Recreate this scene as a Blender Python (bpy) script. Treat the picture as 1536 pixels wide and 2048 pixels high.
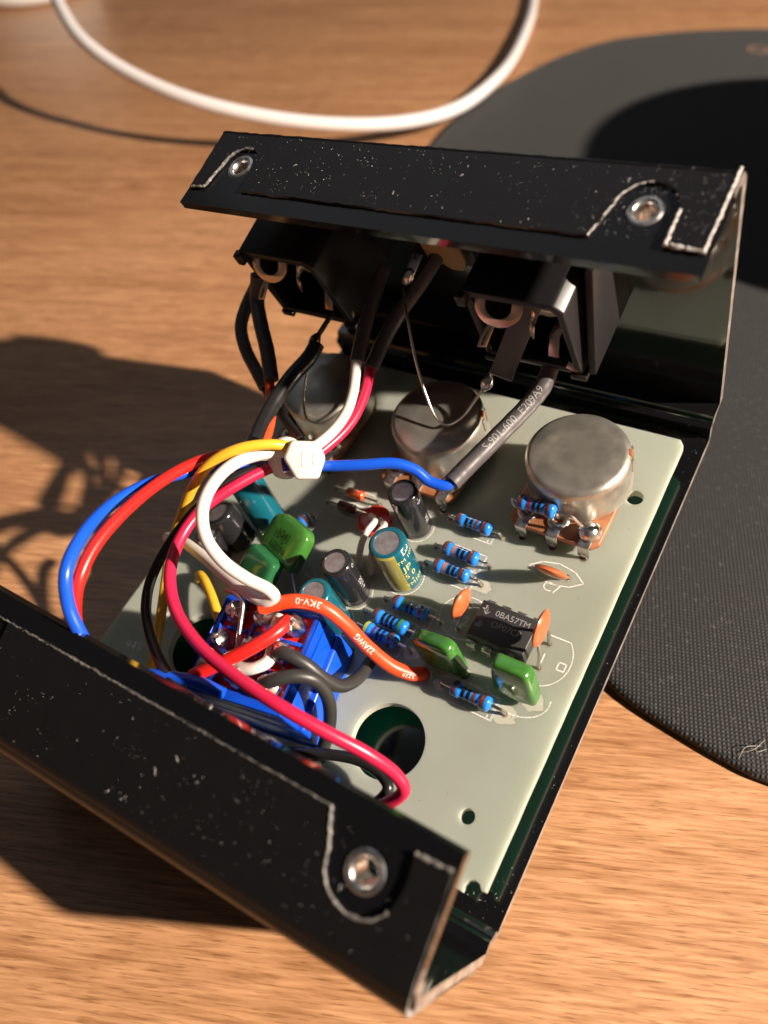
import bpy, bmesh, math, random
from mathutils import Vector, Matrix, geometry

for o in list(bpy.data.objects):
    bpy.data.objects.remove(o, do_unlink=True)
scene = bpy.context.scene
COL = scene.collection

# ------------------------------------------------------------------ camera, world, light, exposure
cam_data = bpy.data.cameras.new("camera")
cam = bpy.data.objects.new("camera", cam_data)
COL.objects.link(cam)
scene.camera = cam
cam.matrix_world = Matrix([[0.84460785, -0.38202741, 0.37509017, 0.04298522], [0.53430893, 0.64586924, -0.54531358, -0.07934604], [-0.03393447, 0.66099015, 0.74962689, 0.12334389]] + [[0, 0, 0, 1]])
cam_data.sensor_fit = 'AUTO'
cam_data.sensor_width = 36.0
cam_data.lens = 26.022
cam_data.clip_start = 0.005
cam_data.clip_end = 20.0
cam_data.dof.use_dof = True
cam_data.dof.focus_distance = 0.113
cam_data.dof.aperture_fstop = 15.0

world = bpy.data.worlds.new("World")
scene.world = world
world.use_nodes = True
bg = world.node_tree.nodes["Background"]
bg.inputs[0].default_value = (1.0, 0.95, 0.92, 1)
bg.inputs[1].default_value = 0.046

lamp_data = bpy.data.lights.new("desk_lamp_light", 'POINT')
lamp_data.energy = 108.0
lamp_data.color = (1.0, 0.86, 0.72)
lamp_data.shadow_soft_size = 0.013
lamp = bpy.data.objects.new("desk_lamp_light", lamp_data)
lamp.location = (0.7370, 0.0937, 0.5473)
COL.objects.link(lamp)
# added cool area fill behind and above, brightening metal tops and shaded parts
fill_data = bpy.data.lights.new("soft_fill_light", 'AREA')
fill_data.shape = 'RECTANGLE'; fill_data.size = 1.1; fill_data.size_y = 0.8
fill_data.energy = 1.25
fill_data.color = (0.80, 0.88, 1.0)
fill_lamp = bpy.data.objects.new("soft_fill_light", fill_data)
fill_lamp.location = (-0.56, 0.45, 1.08)
fill_lamp.rotation_euler = (Vector((0, 0, 0)) - Vector(fill_lamp.location)).to_track_quat('-Z', 'Y').to_euler()
COL.objects.link(fill_lamp)

scene.view_settings.view_transform = 'Standard'
scene.view_settings.look = 'None'
scene.view_settings.exposure = 0.0
scene.view_settings.gamma = 1.0
scene.view_settings.use_curve_mapping = False
scene.cycles.max_bounces = 6
scene.cycles.use_denoising = True

# ------------------------------------------------------------------ frames (the pedal lies tilted on its knobs)
MW = Matrix([[0.000992141, -3.0348e-05, -0.000121391, -0.003298202], [0.0, 0.000970143, -0.000242536, -0.006589693], [0.000125127, 0.000240629, 0.000962518, 0.02615161]] + [[0, 0, 0, 1]])
MR = Matrix([[v * 1000 for v in r[:3]] for r in MW][:3])
def pedal(p):                       # millimetres in the circuit board's frame -> metres on the table
    return MW @ Vector(p)
def table(p):                       # millimetres on the table -> metres
    return Vector(p) * 0.001
CAMC = Vector((58.08,-48.60,105.58))
RND = random.Random(7)

# ------------------------------------------------------------------ mesh helpers
def catmull(pts, sub=8):
    P = [Vector(p) for p in pts]
    if len(P) < 3:
        return [P[0].lerp(P[-1], i / sub) for i in range(sub + 1)]
    E = [P[0] * 2 - P[1]] + P + [P[-1] * 2 - P[-2]]
    out = []
    for i in range(1, len(E) - 2):
        a, b, c, d = E[i - 1], E[i], E[i + 1], E[i + 2]
        def tj(t, u, v): return t + max((v - u).length, 1e-6) ** 0.5
        t0 = 0.0; t1 = tj(t0, a, b); t2 = tj(t1, b, c); t3 = tj(t2, c, d)
        for k in range(sub):
            t = t1 + (t2 - t1) * k / sub
            A1 = a * ((t1 - t) / (t1 - t0)) + b * ((t - t0) / (t1 - t0))
            A2 = b * ((t2 - t) / (t2 - t1)) + c * ((t - t1) / (t2 - t1))
            A3 = c * ((t3 - t) / (t3 - t2)) + d * ((t - t2) / (t3 - t2))
            B1 = A1 * ((t2 - t) / (t2 - t0)) + A2 * ((t - t0) / (t2 - t0))
            B2 = A2 * ((t3 - t) / (t3 - t1)) + A3 * ((t - t1) / (t3 - t1))
            out.append(B1 * ((t2 - t) / (t2 - t1)) + B2 * ((t - t1) / (t2 - t1)))
    out.append(P[-1])
    return out

def perp(t, ref=None):
    ref = Vector(ref) if ref is not None else (Vector((0, 0, 1)) if abs(t.z) < 0.9 else Vector((1, 0, 0)))
    n = ref - t * ref.dot(t)
    if n.length < 1e-6:
        n = Vector((1, 0, 0)) - t * t.x
    return n.normalized()

class MB:
    def __init__(s, fr=pedal):
        s.v = []; s.f = []; s.m = []; s.fr = fr
    def add(s, vs, fs, mi=0):
        b = len(s.v)
        s.v += [Vector(v) for v in vs]
        for i, f in enumerate(fs):
            s.f.append([b + k for k in f]); s.m.append(mi[i] if isinstance(mi, list) else mi)
        return s
    def tube(s, pts, r, n=14, mi=0, cap=True, flat=1.0, ref=None):
        P = [Vector(p) for p in pts]; N = len(P)
        R = r if isinstance(r, (list, tuple)) else [r] * N
        vs = []; fs = []; nv = None
        for i in range(N):
            t = (P[min(i + 1, N - 1)] - P[max(i - 1, 0)]).normalized()
            nv = perp(t, ref if ref is not None else nv); b = t.cross(nv)
            for k in range(n):
                a = 2 * math.pi * k / n
                vs.append(P[i] + nv * (R[i] * flat * math.cos(a)) + b * (R[i] * math.sin(a)))
        for i in range(N - 1):
            for k in range(n):
                k2 = (k + 1) % n
                fs.append([i * n + k, i * n + k2, (i + 1) * n + k2, (i + 1) * n + k])
        if cap:
            fs.append(list(range(n - 1, -1, -1))); fs.append([(N - 1) * n + k for k in range(n)])
        return s.add(vs, fs, mi)
    def lathe(s, o, ax, prof, n=28, mi=0, ref=None, a0=0.0, a1=2 * math.pi):
        o = Vector(o); ax = Vector(ax).normalized(); u = perp(ax, ref); w = ax.cross(u)
        full = abs(a1 - a0 - 2 * math.pi) < 1e-6
        cols = n if full else n + 1
        vs = []; fs = []; ms = []
        for r, h in prof:
            for k in range(cols):
                a = a0 + (a1 - a0) * k / n
                vs.append(o + ax * h + (u * math.cos(a) + w * math.sin(a)) * max(r, 1e-4))
        for i in range(len(prof) - 1):
            for k in range(n):
                k2 = (k + 1) % cols
                fs.append([i * cols + k, i * cols + k2, (i + 1) * cols + k2, (i + 1) * cols + k])
                ms.append(mi[i] if isinstance(mi, list) else mi)
        return s.add(vs, fs, ms)
    def box(s, c, sx, sy, sz, ex=(1, 0, 0), ey=(0, 1, 0), ez=(0, 0, 1), mi=0):
        c = Vector(c); X = Vector(ex) * sx / 2; Y = Vector(ey) * sy / 2; Z = Vector(ez) * sz / 2
        vs = [c + X * a + Y * b + Z * d for d in (-1, 1) for b in (-1, 1) for a in (-1, 1)]
        fs = [[0, 2, 3, 1], [4, 5, 7, 6], [0, 1, 5, 4], [2, 6, 7, 3], [0, 4, 6, 2], [1, 3, 7, 5]]
        return s.add(vs, fs, mi)
    def prism(s, outline, holes, fn, h0, h1, mt=0, mbt=0, ms=0):
        loops = [outline] + list(holes)
        flat = [Vector((p[0], p[1], 0)) for l in loops for p in l]
        tris = geometry.tessellate_polygon([[Vector((p[0], p[1], 0)) for p in l] for l in loops])
        nn = len(flat)
        vs = [fn(p.x, p.y, h1) for p in flat] + [fn(p.x, p.y, h0) for p in flat]
        fs = []; mi = []
        for t in tris:
            a, b, c = [flat[i] for i in t]
            ccw = (b - a).cross(c - a).z > 0
            t = list(t) if ccw else list(t)[::-1]
            fs.append(t); mi.append(mt)
            fs.append([i + nn for i in t[::-1]]); mi.append(mbt)
        b = 0
        for l in loops:
            k = len(l)
            for i in range(k):
                j = (i + 1) % k
                fs.append([b + i, b + i + nn, b + j + nn, b + j]); mi.append(ms)
            b += k
        return s.add(vs, fs, mi)
    def build(s, name, mats, parent=None, origin=None, bev=0.0, seg=2, angle=42):
        W = [s.fr(v) for v in s.v]
        if parent is not None:
            o = parent
            while o.parent is not None:
                o = o.parent
            org = o.location.copy()
        elif origin is not None:
            org = s.fr(Vector(origin))
        else:
            org = sum(W, Vector()) / max(1, len(W)); org.z = min(w.z for w in W)
        me = bpy.data.meshes.new(name)
        me.from_pydata([w - org for w in W], [], s.f)
        for m in (mats if isinstance(mats, (list, tuple)) else [mats]):
            me.materials.append(m)
        for p, i in zip(me.polygons, s.m):
            p.material_index = i
        bm = bmesh.new(); bm.from_mesh(me)
        bmesh.ops.remove_doubles(bm, verts=bm.verts, dist=1e-7)
        bmesh.ops.recalc_face_normals(bm, faces=bm.faces)
        if bev > 0:
            es = [e for e in bm.edges if len(e.link_faces) == 2 and e.calc_face_angle(0) > math.radians(38)]
            if es:
                bmesh.ops.bevel(bm, geom=es, offset=bev * 0.001, segments=seg, profile=0.5, affect='EDGES', clamp_overlap=True)
        bm.to_mesh(me); bm.free()
        for p in me.polygons:
            p.use_smooth = True
        me.set_sharp_from_angle(angle=math.radians(angle))
        ob = bpy.data.objects.new(name, me)
        COL.objects.link(ob)
        if parent is not None:
            ob.parent = parent
        else:
            ob.location = org
        return ob

def tag(o, label, cat, group=None, kind=None):
    o["label"] = label
    if cat: o["category"] = cat
    if group: o["group"] = group
    if kind: o["kind"] = kind
    return o
def thing(name, label, cat, base, group=None, fr=pedal):
    o = bpy.data.objects.new(name, None); COL.objects.link(o)
    o.empty_display_size = 0.003
    o.location = fr(Vector(base))
    return tag(o, label, cat, group)

_text_cache = {}
def text_flat(body, size):
    key = (body, size)
    if key not in _text_cache:
        cu = bpy.data.curves.new("lettering", 'FONT'); cu.body = body; cu.size = size
        cu.align_x = 'CENTER'; cu.align_y = 'CENTER'; cu.resolution_u = 3
        ob = bpy.data.objects.new("lettering", cu); COL.objects.link(ob)
        dg = bpy.context.evaluated_depsgraph_get()
        me = bpy.data.meshes.new_from_object(ob.evaluated_get(dg))
        bt_ = bmesh.new(); bt_.from_mesh(me)
        for _ in range(4):
            bmesh.ops.triangulate(bt_, faces=bt_.faces)
            le = [e for e in bt_.edges if e.calc_length() > 0.16 * size]
            if not le: break
            bmesh.ops.subdivide_edges(bt_, edges=le, cuts=1)
        bmesh.ops.triangulate(bt_, faces=bt_.faces)
        bt_.to_mesh(me); bt_.free()
        _text_cache[key] = ([(v.co.x, v.co.y) for v in me.vertices], [list(p.vertices) for p in me.polygons])
        bpy.data.objects.remove(ob, do_unlink=True); bpy.data.meshes.remove(me); bpy.data.curves.remove(cu)
    return _text_cache[key]
def text_on(mb, body, size, fn, mi=0):
    vs, fs = text_flat(body, size)
    return mb.add([fn(x, y) for x, y in vs], fs, mi)
def tube_frame(path):
    L = [0.0]
    for a, b in zip(path, path[1:]): L.append(L[-1] + (b - a).length)
    def at(sv):
        sv = min(max(sv, 0), L[-1]); i = 0
        while i < len(L) - 2 and L[i + 1] < sv: i += 1
        t = (sv - L[i]) / max(L[i + 1] - L[i], 1e-9)
        p = path[i].lerp(path[i + 1], t)
        tg = (path[min(i + 2, len(path) - 1)] - path[max(i - 1, 0)]).normalized()
        return p, tg
    return at, L[-1]
def text_tube(mb, body, size, path, r, s0, toward=None, turn=0.0, mi=0):
    at, LL = tube_frame(path)
    def fn(x, y):
        p, t = at(s0 + x)
        F = perp(t, (toward if toward is not None else CAMC) - p); U = F.cross(t)
        a = y / r + turn
        return p + (F * math.cos(a) + U * math.sin(a)) * (r + 0.025)
    return text_on(mb, body, size, fn, mi)

# ------------------------------------------------------------------ materials
def mat(name, col, rough=0.5, metal=0.0, coat=0.0, spec=0.5, bump=None, vary=None, rvary=None, sss=0.0, trans=0.0, coatr=0.05):
    """bump=(scale, strength, distance mm); vary=(scale, second colour, low, high); rvary=(scale, rough2)"""
    m = bpy.data.materials.new(name); m.use_nodes = True
    nt = m.node_tree; b = nt.nodes["Principled BSDF"]
    b.inputs["Base Color"].default_value = (*col, 1)
    b.inputs["Roughness"].default_value = rough
    b.inputs["Metallic"].default_value = metal
    b.inputs["Coat Weight"].default_value = coat
    b.inputs["Coat Roughness"].default_value = coatr
    b.inputs["Specular IOR Level"].default_value = spec
    if sss:
        b.inputs["Subsurface Weight"].default_value = sss
        b.inputs["Subsurface Radius"].default_value = (0.6, 0.6, 0.6)
        b.inputs["Subsurface Scale"].default_value = 0.001
    if trans: b.inputs["Transmission Weight"].default_value = trans
    tc = nt.nodes.new("ShaderNodeTexCoord")
    def noise(scale, detail=4):
        n = nt.nodes.new("ShaderNodeTexNoise"); n.inputs["Scale"].default_value = scale; n.inputs["Detail"].default_value = detail
        nt.links.new(tc.outputs["Object"], n.inputs["Vector"]); return n
    if vary:
        n = noise(vary[0]); r = nt.nodes.new("ShaderNodeValToRGB")
        r.color_ramp.elements[0].position = vary[2]; r.color_ramp.elements[1].position = vary[3]
        r.color_ramp.elements[0].color = (*col, 1); r.color_ramp.elements[1].color = (*vary[1], 1)
        nt.links.new(n.outputs["Fac"], r.inputs[0]); nt.links.new(r.outputs[0], b.inputs["Base Color"])
    if rvary:
        n = noise(rvary[0]); r = nt.nodes.new("ShaderNodeMapRange")
        r.inputs[1].default_value = 0.35; r.inputs[2].default_value = 0.65
        r.inputs[3].default_value = rough; r.inputs[4].default_value = rvary[1]
        nt.links.new(n.outputs["Fac"], r.inputs[0]); nt.links.new(r.outputs[0], b.inputs["Roughness"])
    if bump:
        n = noise(bump[0], 3); p = nt.nodes.new("ShaderNodeBump")
        p.inputs["Strength"].default_value = bump[1]; p.inputs["Distance"].default_value = bump[2] * 0.001
        nt.links.new(n.outputs["Fac"], p.inputs["Height"]); nt.links.new(p.outputs[0], b.inputs["Normal"])
    return m

M = {}
M['black_gloss'] = mat("black_gloss_paint", (0.006, 0.006, 0.007), 0.09, coat=0.6, coatr=0.04, bump=(260, 0.12, 0.05), rvary=(90, 0.16))
M['black_satin'] = mat("black_satin_paint", (0.006, 0.006, 0.007), 0.16, spec=0.22, bump=(260, 0.12, 0.05), rvary=(90, 0.24))
M['black_panel'] = mat("black_textured_paint", (0.008, 0.0075, 0.008), 0.34, spec=0.24, bump=(900, 0.35, 0.05), rvary=(300, 0.42))
M['worn_edge'] = mat("worn_grey_edge", (0.018, 0.017, 0.017), 0.45, bump=(2500, 0.9, 0.15), vary=(75, (0.34, 0.32, 0.30), 0.47, 0.64))
M['bare_edge'] = mat("bare_steel_edge", (0.30, 0.25, 0.22), 0.4, metal=0.6, vary=(500, (0.55, 0.50, 0.45), 0.4, 0.7))
M['steel'] = mat("bright_steel", (0.62, 0.60, 0.58), 0.22, metal=1.0, bump=(900, 0.3, 0.05), rvary=(700, 0.4))
M['board'] = mat("circuit_board_substrate", (0.50, 0.53, 0.46), 0.33, sss=0.55, bump=(1800, 0.06, 0.03), vary=(45, (0.44, 0.45, 0.38), 0.45, 0.7), rvary=(120, 0.45), spec=0.5)
M['board'].node_tree.nodes['Principled BSDF'].inputs['Subsurface Scale'].default_value = 0.0045
M['board_edge'] = mat("circuit_board_cut_edge", (0.62, 0.62, 0.52), 0.6, bump=(3000, 0.6, 0.1), sss=0.15)
M['mask_green'] = mat("green_solder_mask", (0.012, 0.11, 0.06), 0.25, coat=0.3)
def let_through(m, col, amount):            # thin fibreglass lets some light through
    nt = m.node_tree; b = nt.nodes["Principled BSDF"]; o = nt.nodes["Material Output"]
    t = nt.nodes.new("ShaderNodeBsdfTranslucent"); t.inputs[0].default_value = (*col, 1)
    mx = nt.nodes.new("ShaderNodeMixShader"); mx.inputs[0].default_value = amount
    nt.links.new(b.outputs[0], mx.inputs[1]); nt.links.new(t.outputs[0], mx.inputs[2]); nt.links.new(mx.outputs[0], o.inputs[0])
let_through(M['board'], (0.75, 0.80, 0.62), 0.30)
let_through(M['board_edge'], (0.85, 0.85, 0.70), 0.35)
let_through(M['mask_green'], (0.05, 0.75, 0.45), 0.75)
M['silk'] = mat("white_screen_print", (0.78, 0.78, 0.74), 0.6, vary=(1500, (0.6, 0.6, 0.55), 0.45, 0.7))
M['hole'] = mat("drilled_hole", (0.035, 0.03, 0.022), 0.6)
M['solder_pad'] = mat("tinned_hole_rim", (0.55, 0.50, 0.38), 0.35, metal=0.7)
M['nickel'] = mat("dull_nickel_can", (0.60, 0.57, 0.50), 0.32, metal=0.85, bump=(2600, 0.35, 0.03), vary=(260, (0.44, 0.42, 0.37), 0.45, 0.7), rvary=(420, 0.42))
M['phenolic'] = mat("brown_phenolic", (0.30, 0.11, 0.045), 0.45, vary=(600, (0.40, 0.17, 0.08), 0.4, 0.7))
M['tan'] = mat("tan_phenolic", (0.42, 0.26, 0.10), 0.4)
M['tin'] = mat("tinned_metal", (0.60, 0.58, 0.55), 0.25, metal=1.0, bump=(1500, 0.25, 0.05), rvary=(900, 0.42))
M['solder'] = mat("solder", (0.68, 0.66, 0.64), 0.14, metal=1.0, bump=(900, 0.55, 0.15), rvary=(700, 0.35))
M['lead'] = mat("component_lead", (0.62, 0.58, 0.52), 0.32, metal=1.0)
M['brass'] = mat("warm_contact_metal", (0.62, 0.50, 0.40), 0.28, metal=1.0, bump=(900, 0.2, 0.03))
M['jack_plastic'] = mat("black_jack_plastic", (0.014, 0.013, 0.014), 0.36, bump=(1200, 0.15, 0.03))
M['shrink'] = mat("grey_black_heat_shrink", (0.070, 0.062, 0.065), 0.38, bump=(700, 0.35, 0.06), rvary=(500, 0.5))
M['shrink_black'] = mat("black_heat_shrink", (0.014, 0.013, 0.014), 0.33, bump=(700, 0.3, 0.05))
M['ink'] = mat("grey_white_ink", (0.46, 0.45, 0.46), 0.6)
M['ink_soft'] = mat("laser_marking", (0.30, 0.29, 0.28), 0.6)
M['w_white'] = mat("white_wire", (0.70, 0.66, 0.61), 0.34, vary=(110, (0.62, 0.57, 0.50), 0.45, 0.75), bump=(500, 0.1, 0.03))
M['w_crimson'] = mat("crimson_wire", (0.52, 0.014, 0.060), 0.32, vary=(90, (0.46, 0.012, 0.05), 0.4, 0.7), bump=(400, 0.08, 0.03))
M['w_red'] = mat("red_wire", (0.68, 0.018, 0.014), 0.3, bump=(400, 0.08, 0.03))
M['w_orange'] = mat("orange_silicone_wire", (0.82, 0.070, 0.018), 0.38, bump=(500, 0.12, 0.03))
M['w_blue'] = mat("blue_wire", (0.008, 0.085, 0.62), 0.3, bump=(400, 0.08, 0.03))
M['w_yellow'] = mat("yellow_wire", (0.74, 0.42, 0.03), 0.33, bump=(400, 0.08, 0.03))
M['w_black'] = mat("black_wire", (0.012, 0.011, 0.011), 0.3, bump=(500, 0.12, 0.03))
M['w_grey'] = mat("charcoal_silicone_wire", (0.030, 0.029, 0.028), 0.42, bump=(900, 0.3, 0.04))
M['nylon'] = mat("white_nylon", (0.72, 0.68, 0.62), 0.35, sss=0.35)
M['switch_blue'] = mat("blue_switch_plastic", (0.005, 0.075, 0.62), 0.26, bump=(900, 0.12, 0.04), rvary=(300, 0.4))
M['switch_red'] = mat("red_switch_plate", (0.55, 0.016, 0.010), 0.16, coat=0.5, bump=(350, 0.4, 0.12))
M['r_blue'] = mat("resistor_blue", (0.016, 0.20, 0.66), 0.16, coat=0.7)
for nm, c in dict(brown=(0.13, 0.035, 0.02), black=(0.008, 0.008, 0.012), red=(0.40, 0.02, 0.02), orange=(0.55, 0.16, 0.03), green=(0.03, 0.22, 0.08), yellow=(0.42, 0.46, 0.06), violet=(0.10, 0.03, 0.22), navy=(0.01, 0.03, 0.22)).items():
    M['band_' + nm] = mat("band_" + nm, c, 0.2, coat=0.5)
M['cap_black'] = mat("black_capacitor_sleeve", (0.016, 0.016, 0.018), 0.17, coat=0.4, bump=(350, 0.15, 0.05))
M['cap_teal'] = mat("teal_capacitor_sleeve", (0.006, 0.10, 0.14), 0.2, coat=0.4, bump=(350, 0.12, 0.05))
M['cap_gold'] = mat("olive_gold_stripe", (0.33, 0.30, 0.07), 0.25, coat=0.4)
M['gold_ink'] = mat("gold_ink", (0.62, 0.58, 0.20), 0.4)
M['cap_top'] = mat("aluminium_capacitor_top", (0.50, 0.46, 0.45), 0.42, metal=0.8, bump=(1800, 0.5, 0.05), vary=(900, (0.36, 0.30, 0.30), 0.4, 0.7))
M['film_green'] = mat("green_film_dip", (0.052, 0.185, 0.030), 0.13, coat=0.4, bump=(260, 0.2, 0.2), vary=(260, (0.030, 0.125, 0.020), 0.42, 0.72))
M['film_dark'] = mat("deep_green_film_dip", (0.022, 0.125, 0.045), 0.13, coat=0.4, bump=(260, 0.2, 0.2))
M['dark_ink'] = mat("dark_print", (0.006, 0.025, 0.005), 0.4)
M['ceramic'] = mat("orange_ceramic_dip", (0.52, 0.135, 0.045), 0.32, coat=0.25, bump=(700, 0.25, 0.05), vary=(500, (0.44, 0.10, 0.035), 0.4, 0.7))
M['chip'] = mat("charcoal_chip_epoxy", (0.032, 0.030, 0.031), 0.42, bump=(4000, 0.3, 0.02))
M['glass_orange'] = mat("orange_diode_glass", (0.50, 0.10, 0.03), 0.12, coat=0.6)
M['glass_dark'] = mat("dark_red_diode_glass", (0.10, 0.02, 0.02), 0.12, coat=0.6)
M['led_red'] = mat("red_led_resin", (0.62, 0.03, 0.012), 0.15, coat=0.5, sss=0.4)
M['flux'] = mat("amber_flux", (0.47, 0.47, 0.38), 0.14)
M['cable'] = mat("white_cable_jacket", (0.66, 0.62, 0.61), 0.4, bump=(300, 0.08, 0.05))
M['white_plastic'] = mat("white_plastic", (0.75, 0.73, 0.70), 0.35)
M['dust'] = mat("pale_dust", (0.75, 0.72, 0.70), 0.7)
M['fluff'] = mat("grey_fluff", (0.30, 0.27, 0.23), 0.9)
M['knob'] = mat("black_knob", (0.015, 0.015, 0.015), 0.4)
M['nut'] = mat("bronze_nut", (0.42, 0.24, 0.12), 0.35, metal=1.0, bump=(900, 0.3, 0.05))
M['pad_print'] = mat("tan_print", (0.22, 0.13, 0.08), 0.7)

def wood_material():
    m = bpy.data.materials.new("wood_laminate"); m.use_nodes = True
    nt = m.node_tree; b = nt.nodes["Principled BSDF"]; N = nt.nodes.new; L = nt.links.new
    tc = N("ShaderNodeTexCoord")
    rot = N("ShaderNodeMapping"); rot.inputs["Rotation"].default_value = (0, 0, math.radians(-26))
    L(tc.outputs["Object"], rot.inputs["Vector"])
    def streak(sx, sy, detail, dist=0.0):
        mp = N("ShaderNodeMapping"); mp.inputs["Scale"].default_value = (sx, sy, 1)
        L(rot.outputs[0], mp.inputs["Vector"])
        n = N("ShaderNodeTexNoise"); n.inputs["Scale"].default_value = 1; n.inputs["Detail"].default_value = detail
        n.inputs["Distortion"].default_value = dist
        L(mp.outputs[0], n.inputs["Vector"]); return n
    fine = streak(110, 1500, 5, 0.3); mid = streak(22, 300, 4, 0.6); broad = streak(6, 45, 3, 1.0); pores = streak(240, 3400, 2)
    def ramp(src, p0, c0, p1, c1):
        r = N("ShaderNodeValToRGB"); e = r.color_ramp.elements
        e[0].position = p0; e[1].position = p1; e[0].color = (*c0, 1); e[1].color = (*c1, 1)
        L(src.outputs["Fac"], r.inputs[0]); return r
    base = ramp(broad, 0.3, (0.42, 0.210, 0.098), 0.72, (0.54, 0.290, 0.143))
    r1 = ramp(mid, 0.30, (0.80, 0.74, 0.68), 0.68, (1.08, 1.08, 1.08))
    r2 = ramp(fine, 0.28, (0.56, 0.48, 0.40), 0.66, (1.14, 1.18, 1.24))
    r3 = ramp(pores, 0.30, (0.50, 0.42, 0.35), 0.44, (1.0, 1.0, 1.0))
    def mul(a, c, f):
        x = N("ShaderNodeMixRGB"); x.blend_type = 'MULTIPLY'; x.inputs[0].default_value = f
        L(a.outputs[0], x.inputs[1]); L(c.outputs[0], x.inputs[2]); return x
    out = mul(mul(mul(base, r1, 0.9), r2, 0.9), r3, 0.8)
    L(out.outputs[0], b.inputs["Base Color"])
    b.inputs["Roughness"].default_value = 0.36
    bp = N("ShaderNodeBump"); bp.inputs["Strength"].default_value = 0.6; bp.inputs["Distance"].default_value = 0.00012
    L(fine.outputs["Fac"], bp.inputs["Height"]); L(bp.outputs[0], b.inputs["Normal"])
    return m
M['wood'] = wood_material()

def fabric_material():
    m = bpy.data.materials.new("black_woven_fabric"); m.use_nodes = True
    nt = m.node_tree; b = nt.nodes["Principled BSDF"]; N = nt.nodes.new; L = nt.links.new
    tc = N("ShaderNodeTexCoord")
    rot = N("ShaderNodeMapping"); rot.inputs["Rotation"].default_value = (0, 0, math.radians(-20))
    L(tc.outputs["Object"], rot.inputs["Vector"])
    def wave(d):
        w = N("ShaderNodeTexWave"); w.wave_type = 'BANDS'; w.bands_direction = d
        w.inputs["Scale"].default_value = 430; w.inputs["Distortion"].default_value = 0.6; w.inputs["Detail"].default_value = 1
        w.inputs["Detail Scale"].default_value = 2
        L(rot.outputs[0], w.inputs["Vector"]); return w
    wx, wy = wave('X'), wave('Y')
    mx = N("ShaderNodeMath"); mx.operation = 'MULTIPLY'; L(wx.outputs["Fac"], mx.inputs[0]); L(wy.outputs["Fac"], mx.inputs[1])
    sp = N("ShaderNodeTexNoise"); sp.inputs["Scale"].default_value = 1300; sp.inputs["Detail"].default_value = 2
    L(tc.outputs["Object"], sp.inputs["Vector"])
    r = N("ShaderNodeValToRGB"); e = r.color_ramp.elements
    e[0].position = 0.1; e[0].color = (0.005, 0.005, 0.0052, 1); e[1].position = 0.9; e[1].color = (0.034, 0.033, 0.034, 1)
    L(mx.outputs[0], r.inputs[0])
    s2 = N("ShaderNodeValToRGB"); e = s2.color_ramp.elements
    e[0].position = 0.62; e[0].color = (0, 0, 0, 1); e[1].position = 0.78; e[1].color = (0.06, 0.058, 0.06, 1)
    L(sp.outputs["Fac"], s2.inputs[0])
    ad = N("ShaderNodeMixRGB"); ad.blend_type = 'ADD'; ad.inputs[0].default_value = 1
    L(r.outputs[0], ad.inputs[1]); L(s2.outputs[0], ad.inputs[2]); L(ad.outputs[0], b.inputs["Base Color"])
    b.inputs["Roughness"].default_value = 0.75
    b.inputs["Sheen Weight"].default_value = 0.06; b.inputs["Sheen Roughness"].default_value = 0.4
    bp = N("ShaderNodeBump"); bp.inputs["Strength"].default_value = 0.8; bp.inputs["Distance"].default_value = 0.0002
    L(mx.outputs[0], bp.inputs["Height"]); L(bp.outputs[0], b.inputs["Normal"])
    return m
M['fabric'] = fabric_material()

# ------------------------------------------------------------------ the table and what lies on it
t = MB(table)
t.box((0, 100, -9), 1800, 1400, 18)
tag(t.build("table_top", M['wood'], origin=(0, 0, 0), bev=1.5), "orange brown wood grain table top under everything", None, kind="structure")

def pad_outline():
    pts = [(-102, 176.6), (-106, 201), (-107, 236), (-103.5, 260), (-99.5, 284), (-94.6, 300), (-85.4, 321), (-66.7, 341.5), (-51, 354), (-24, 369), (20, 380), (80, 376), (140, 345), (180, 280), (190, 200), (175, 110), (140, 40), (105, 3), (67, -7.6), (61.4, -7.7), (53.4, -7.0), (44.4, -5.8), (38.8, -4.1), (10, 10), (-30, 45), (-70, 95), (-95, 145)]
    c = catmull([Vector((x, y, 0)) for x, y in pts] + [Vector((*pts[0], 0))], 6)[:-1]
    return [(p.x, p.y) for p in c]
OUT = pad_outline()
pad = MB(table)
cx = sum(p[0] for p in OUT) / len(OUT); cy = sum(p[1] for p in OUT) / len(OUT)
rings = [(0.0, 0.0, 0), (0.35, 0.15, 0), (0.9, 0.9, 0), (0.9, 1.6, 0), (0.35, 2.2, 0), (-0.6, 2.5, 0), (-3, 2.55, 0), (-30, 2.55, 0)]
def off(p, d):
    v = Vector((p[0] - cx, p[1] - cy)); l = v.length
    return ((p[0] - cx) * (l + d) / l + cx, (p[1] - cy) * (l + d) / l + cy)
vs = []; fs = []; n = len(OUT)
for d, h, _ in rings:
    vs += [(*off(p, d), h) for p in OUT]
for i in range(len(rings) - 1):
    for k in range(n):
        fs.append([i * n + k, i * n + (k + 1) % n, (i + 1) * n + (k + 1) % n, (i + 1) * n + k])
fs.append([(len(rings) - 1) * n + k for k in range(n)])
pad.add(vs, fs)
padt = thing("mouse_pad", "black woven mouse pad with rounded outline lying right of the enclosure", "mouse pad", (cx, cy, 0), fr=table)
pad.build("cloth_sheet", M['fabric'], padt)
ring = MB(table)
rc = Vector((-20.60,336.43,2.70))
ring.tube([rc + Vector((math.cos(a) * 4.2, math.sin(a) * 4.6, 0)) for a in [2 * math.pi * i / 24 for i in range(25)]], 0.8, 6, flat=0.12, ref=(0, 0, 1), cap=False)
ring.build("printed_ring", M['pad_print'], padt)
fl = MB(table)
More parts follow.
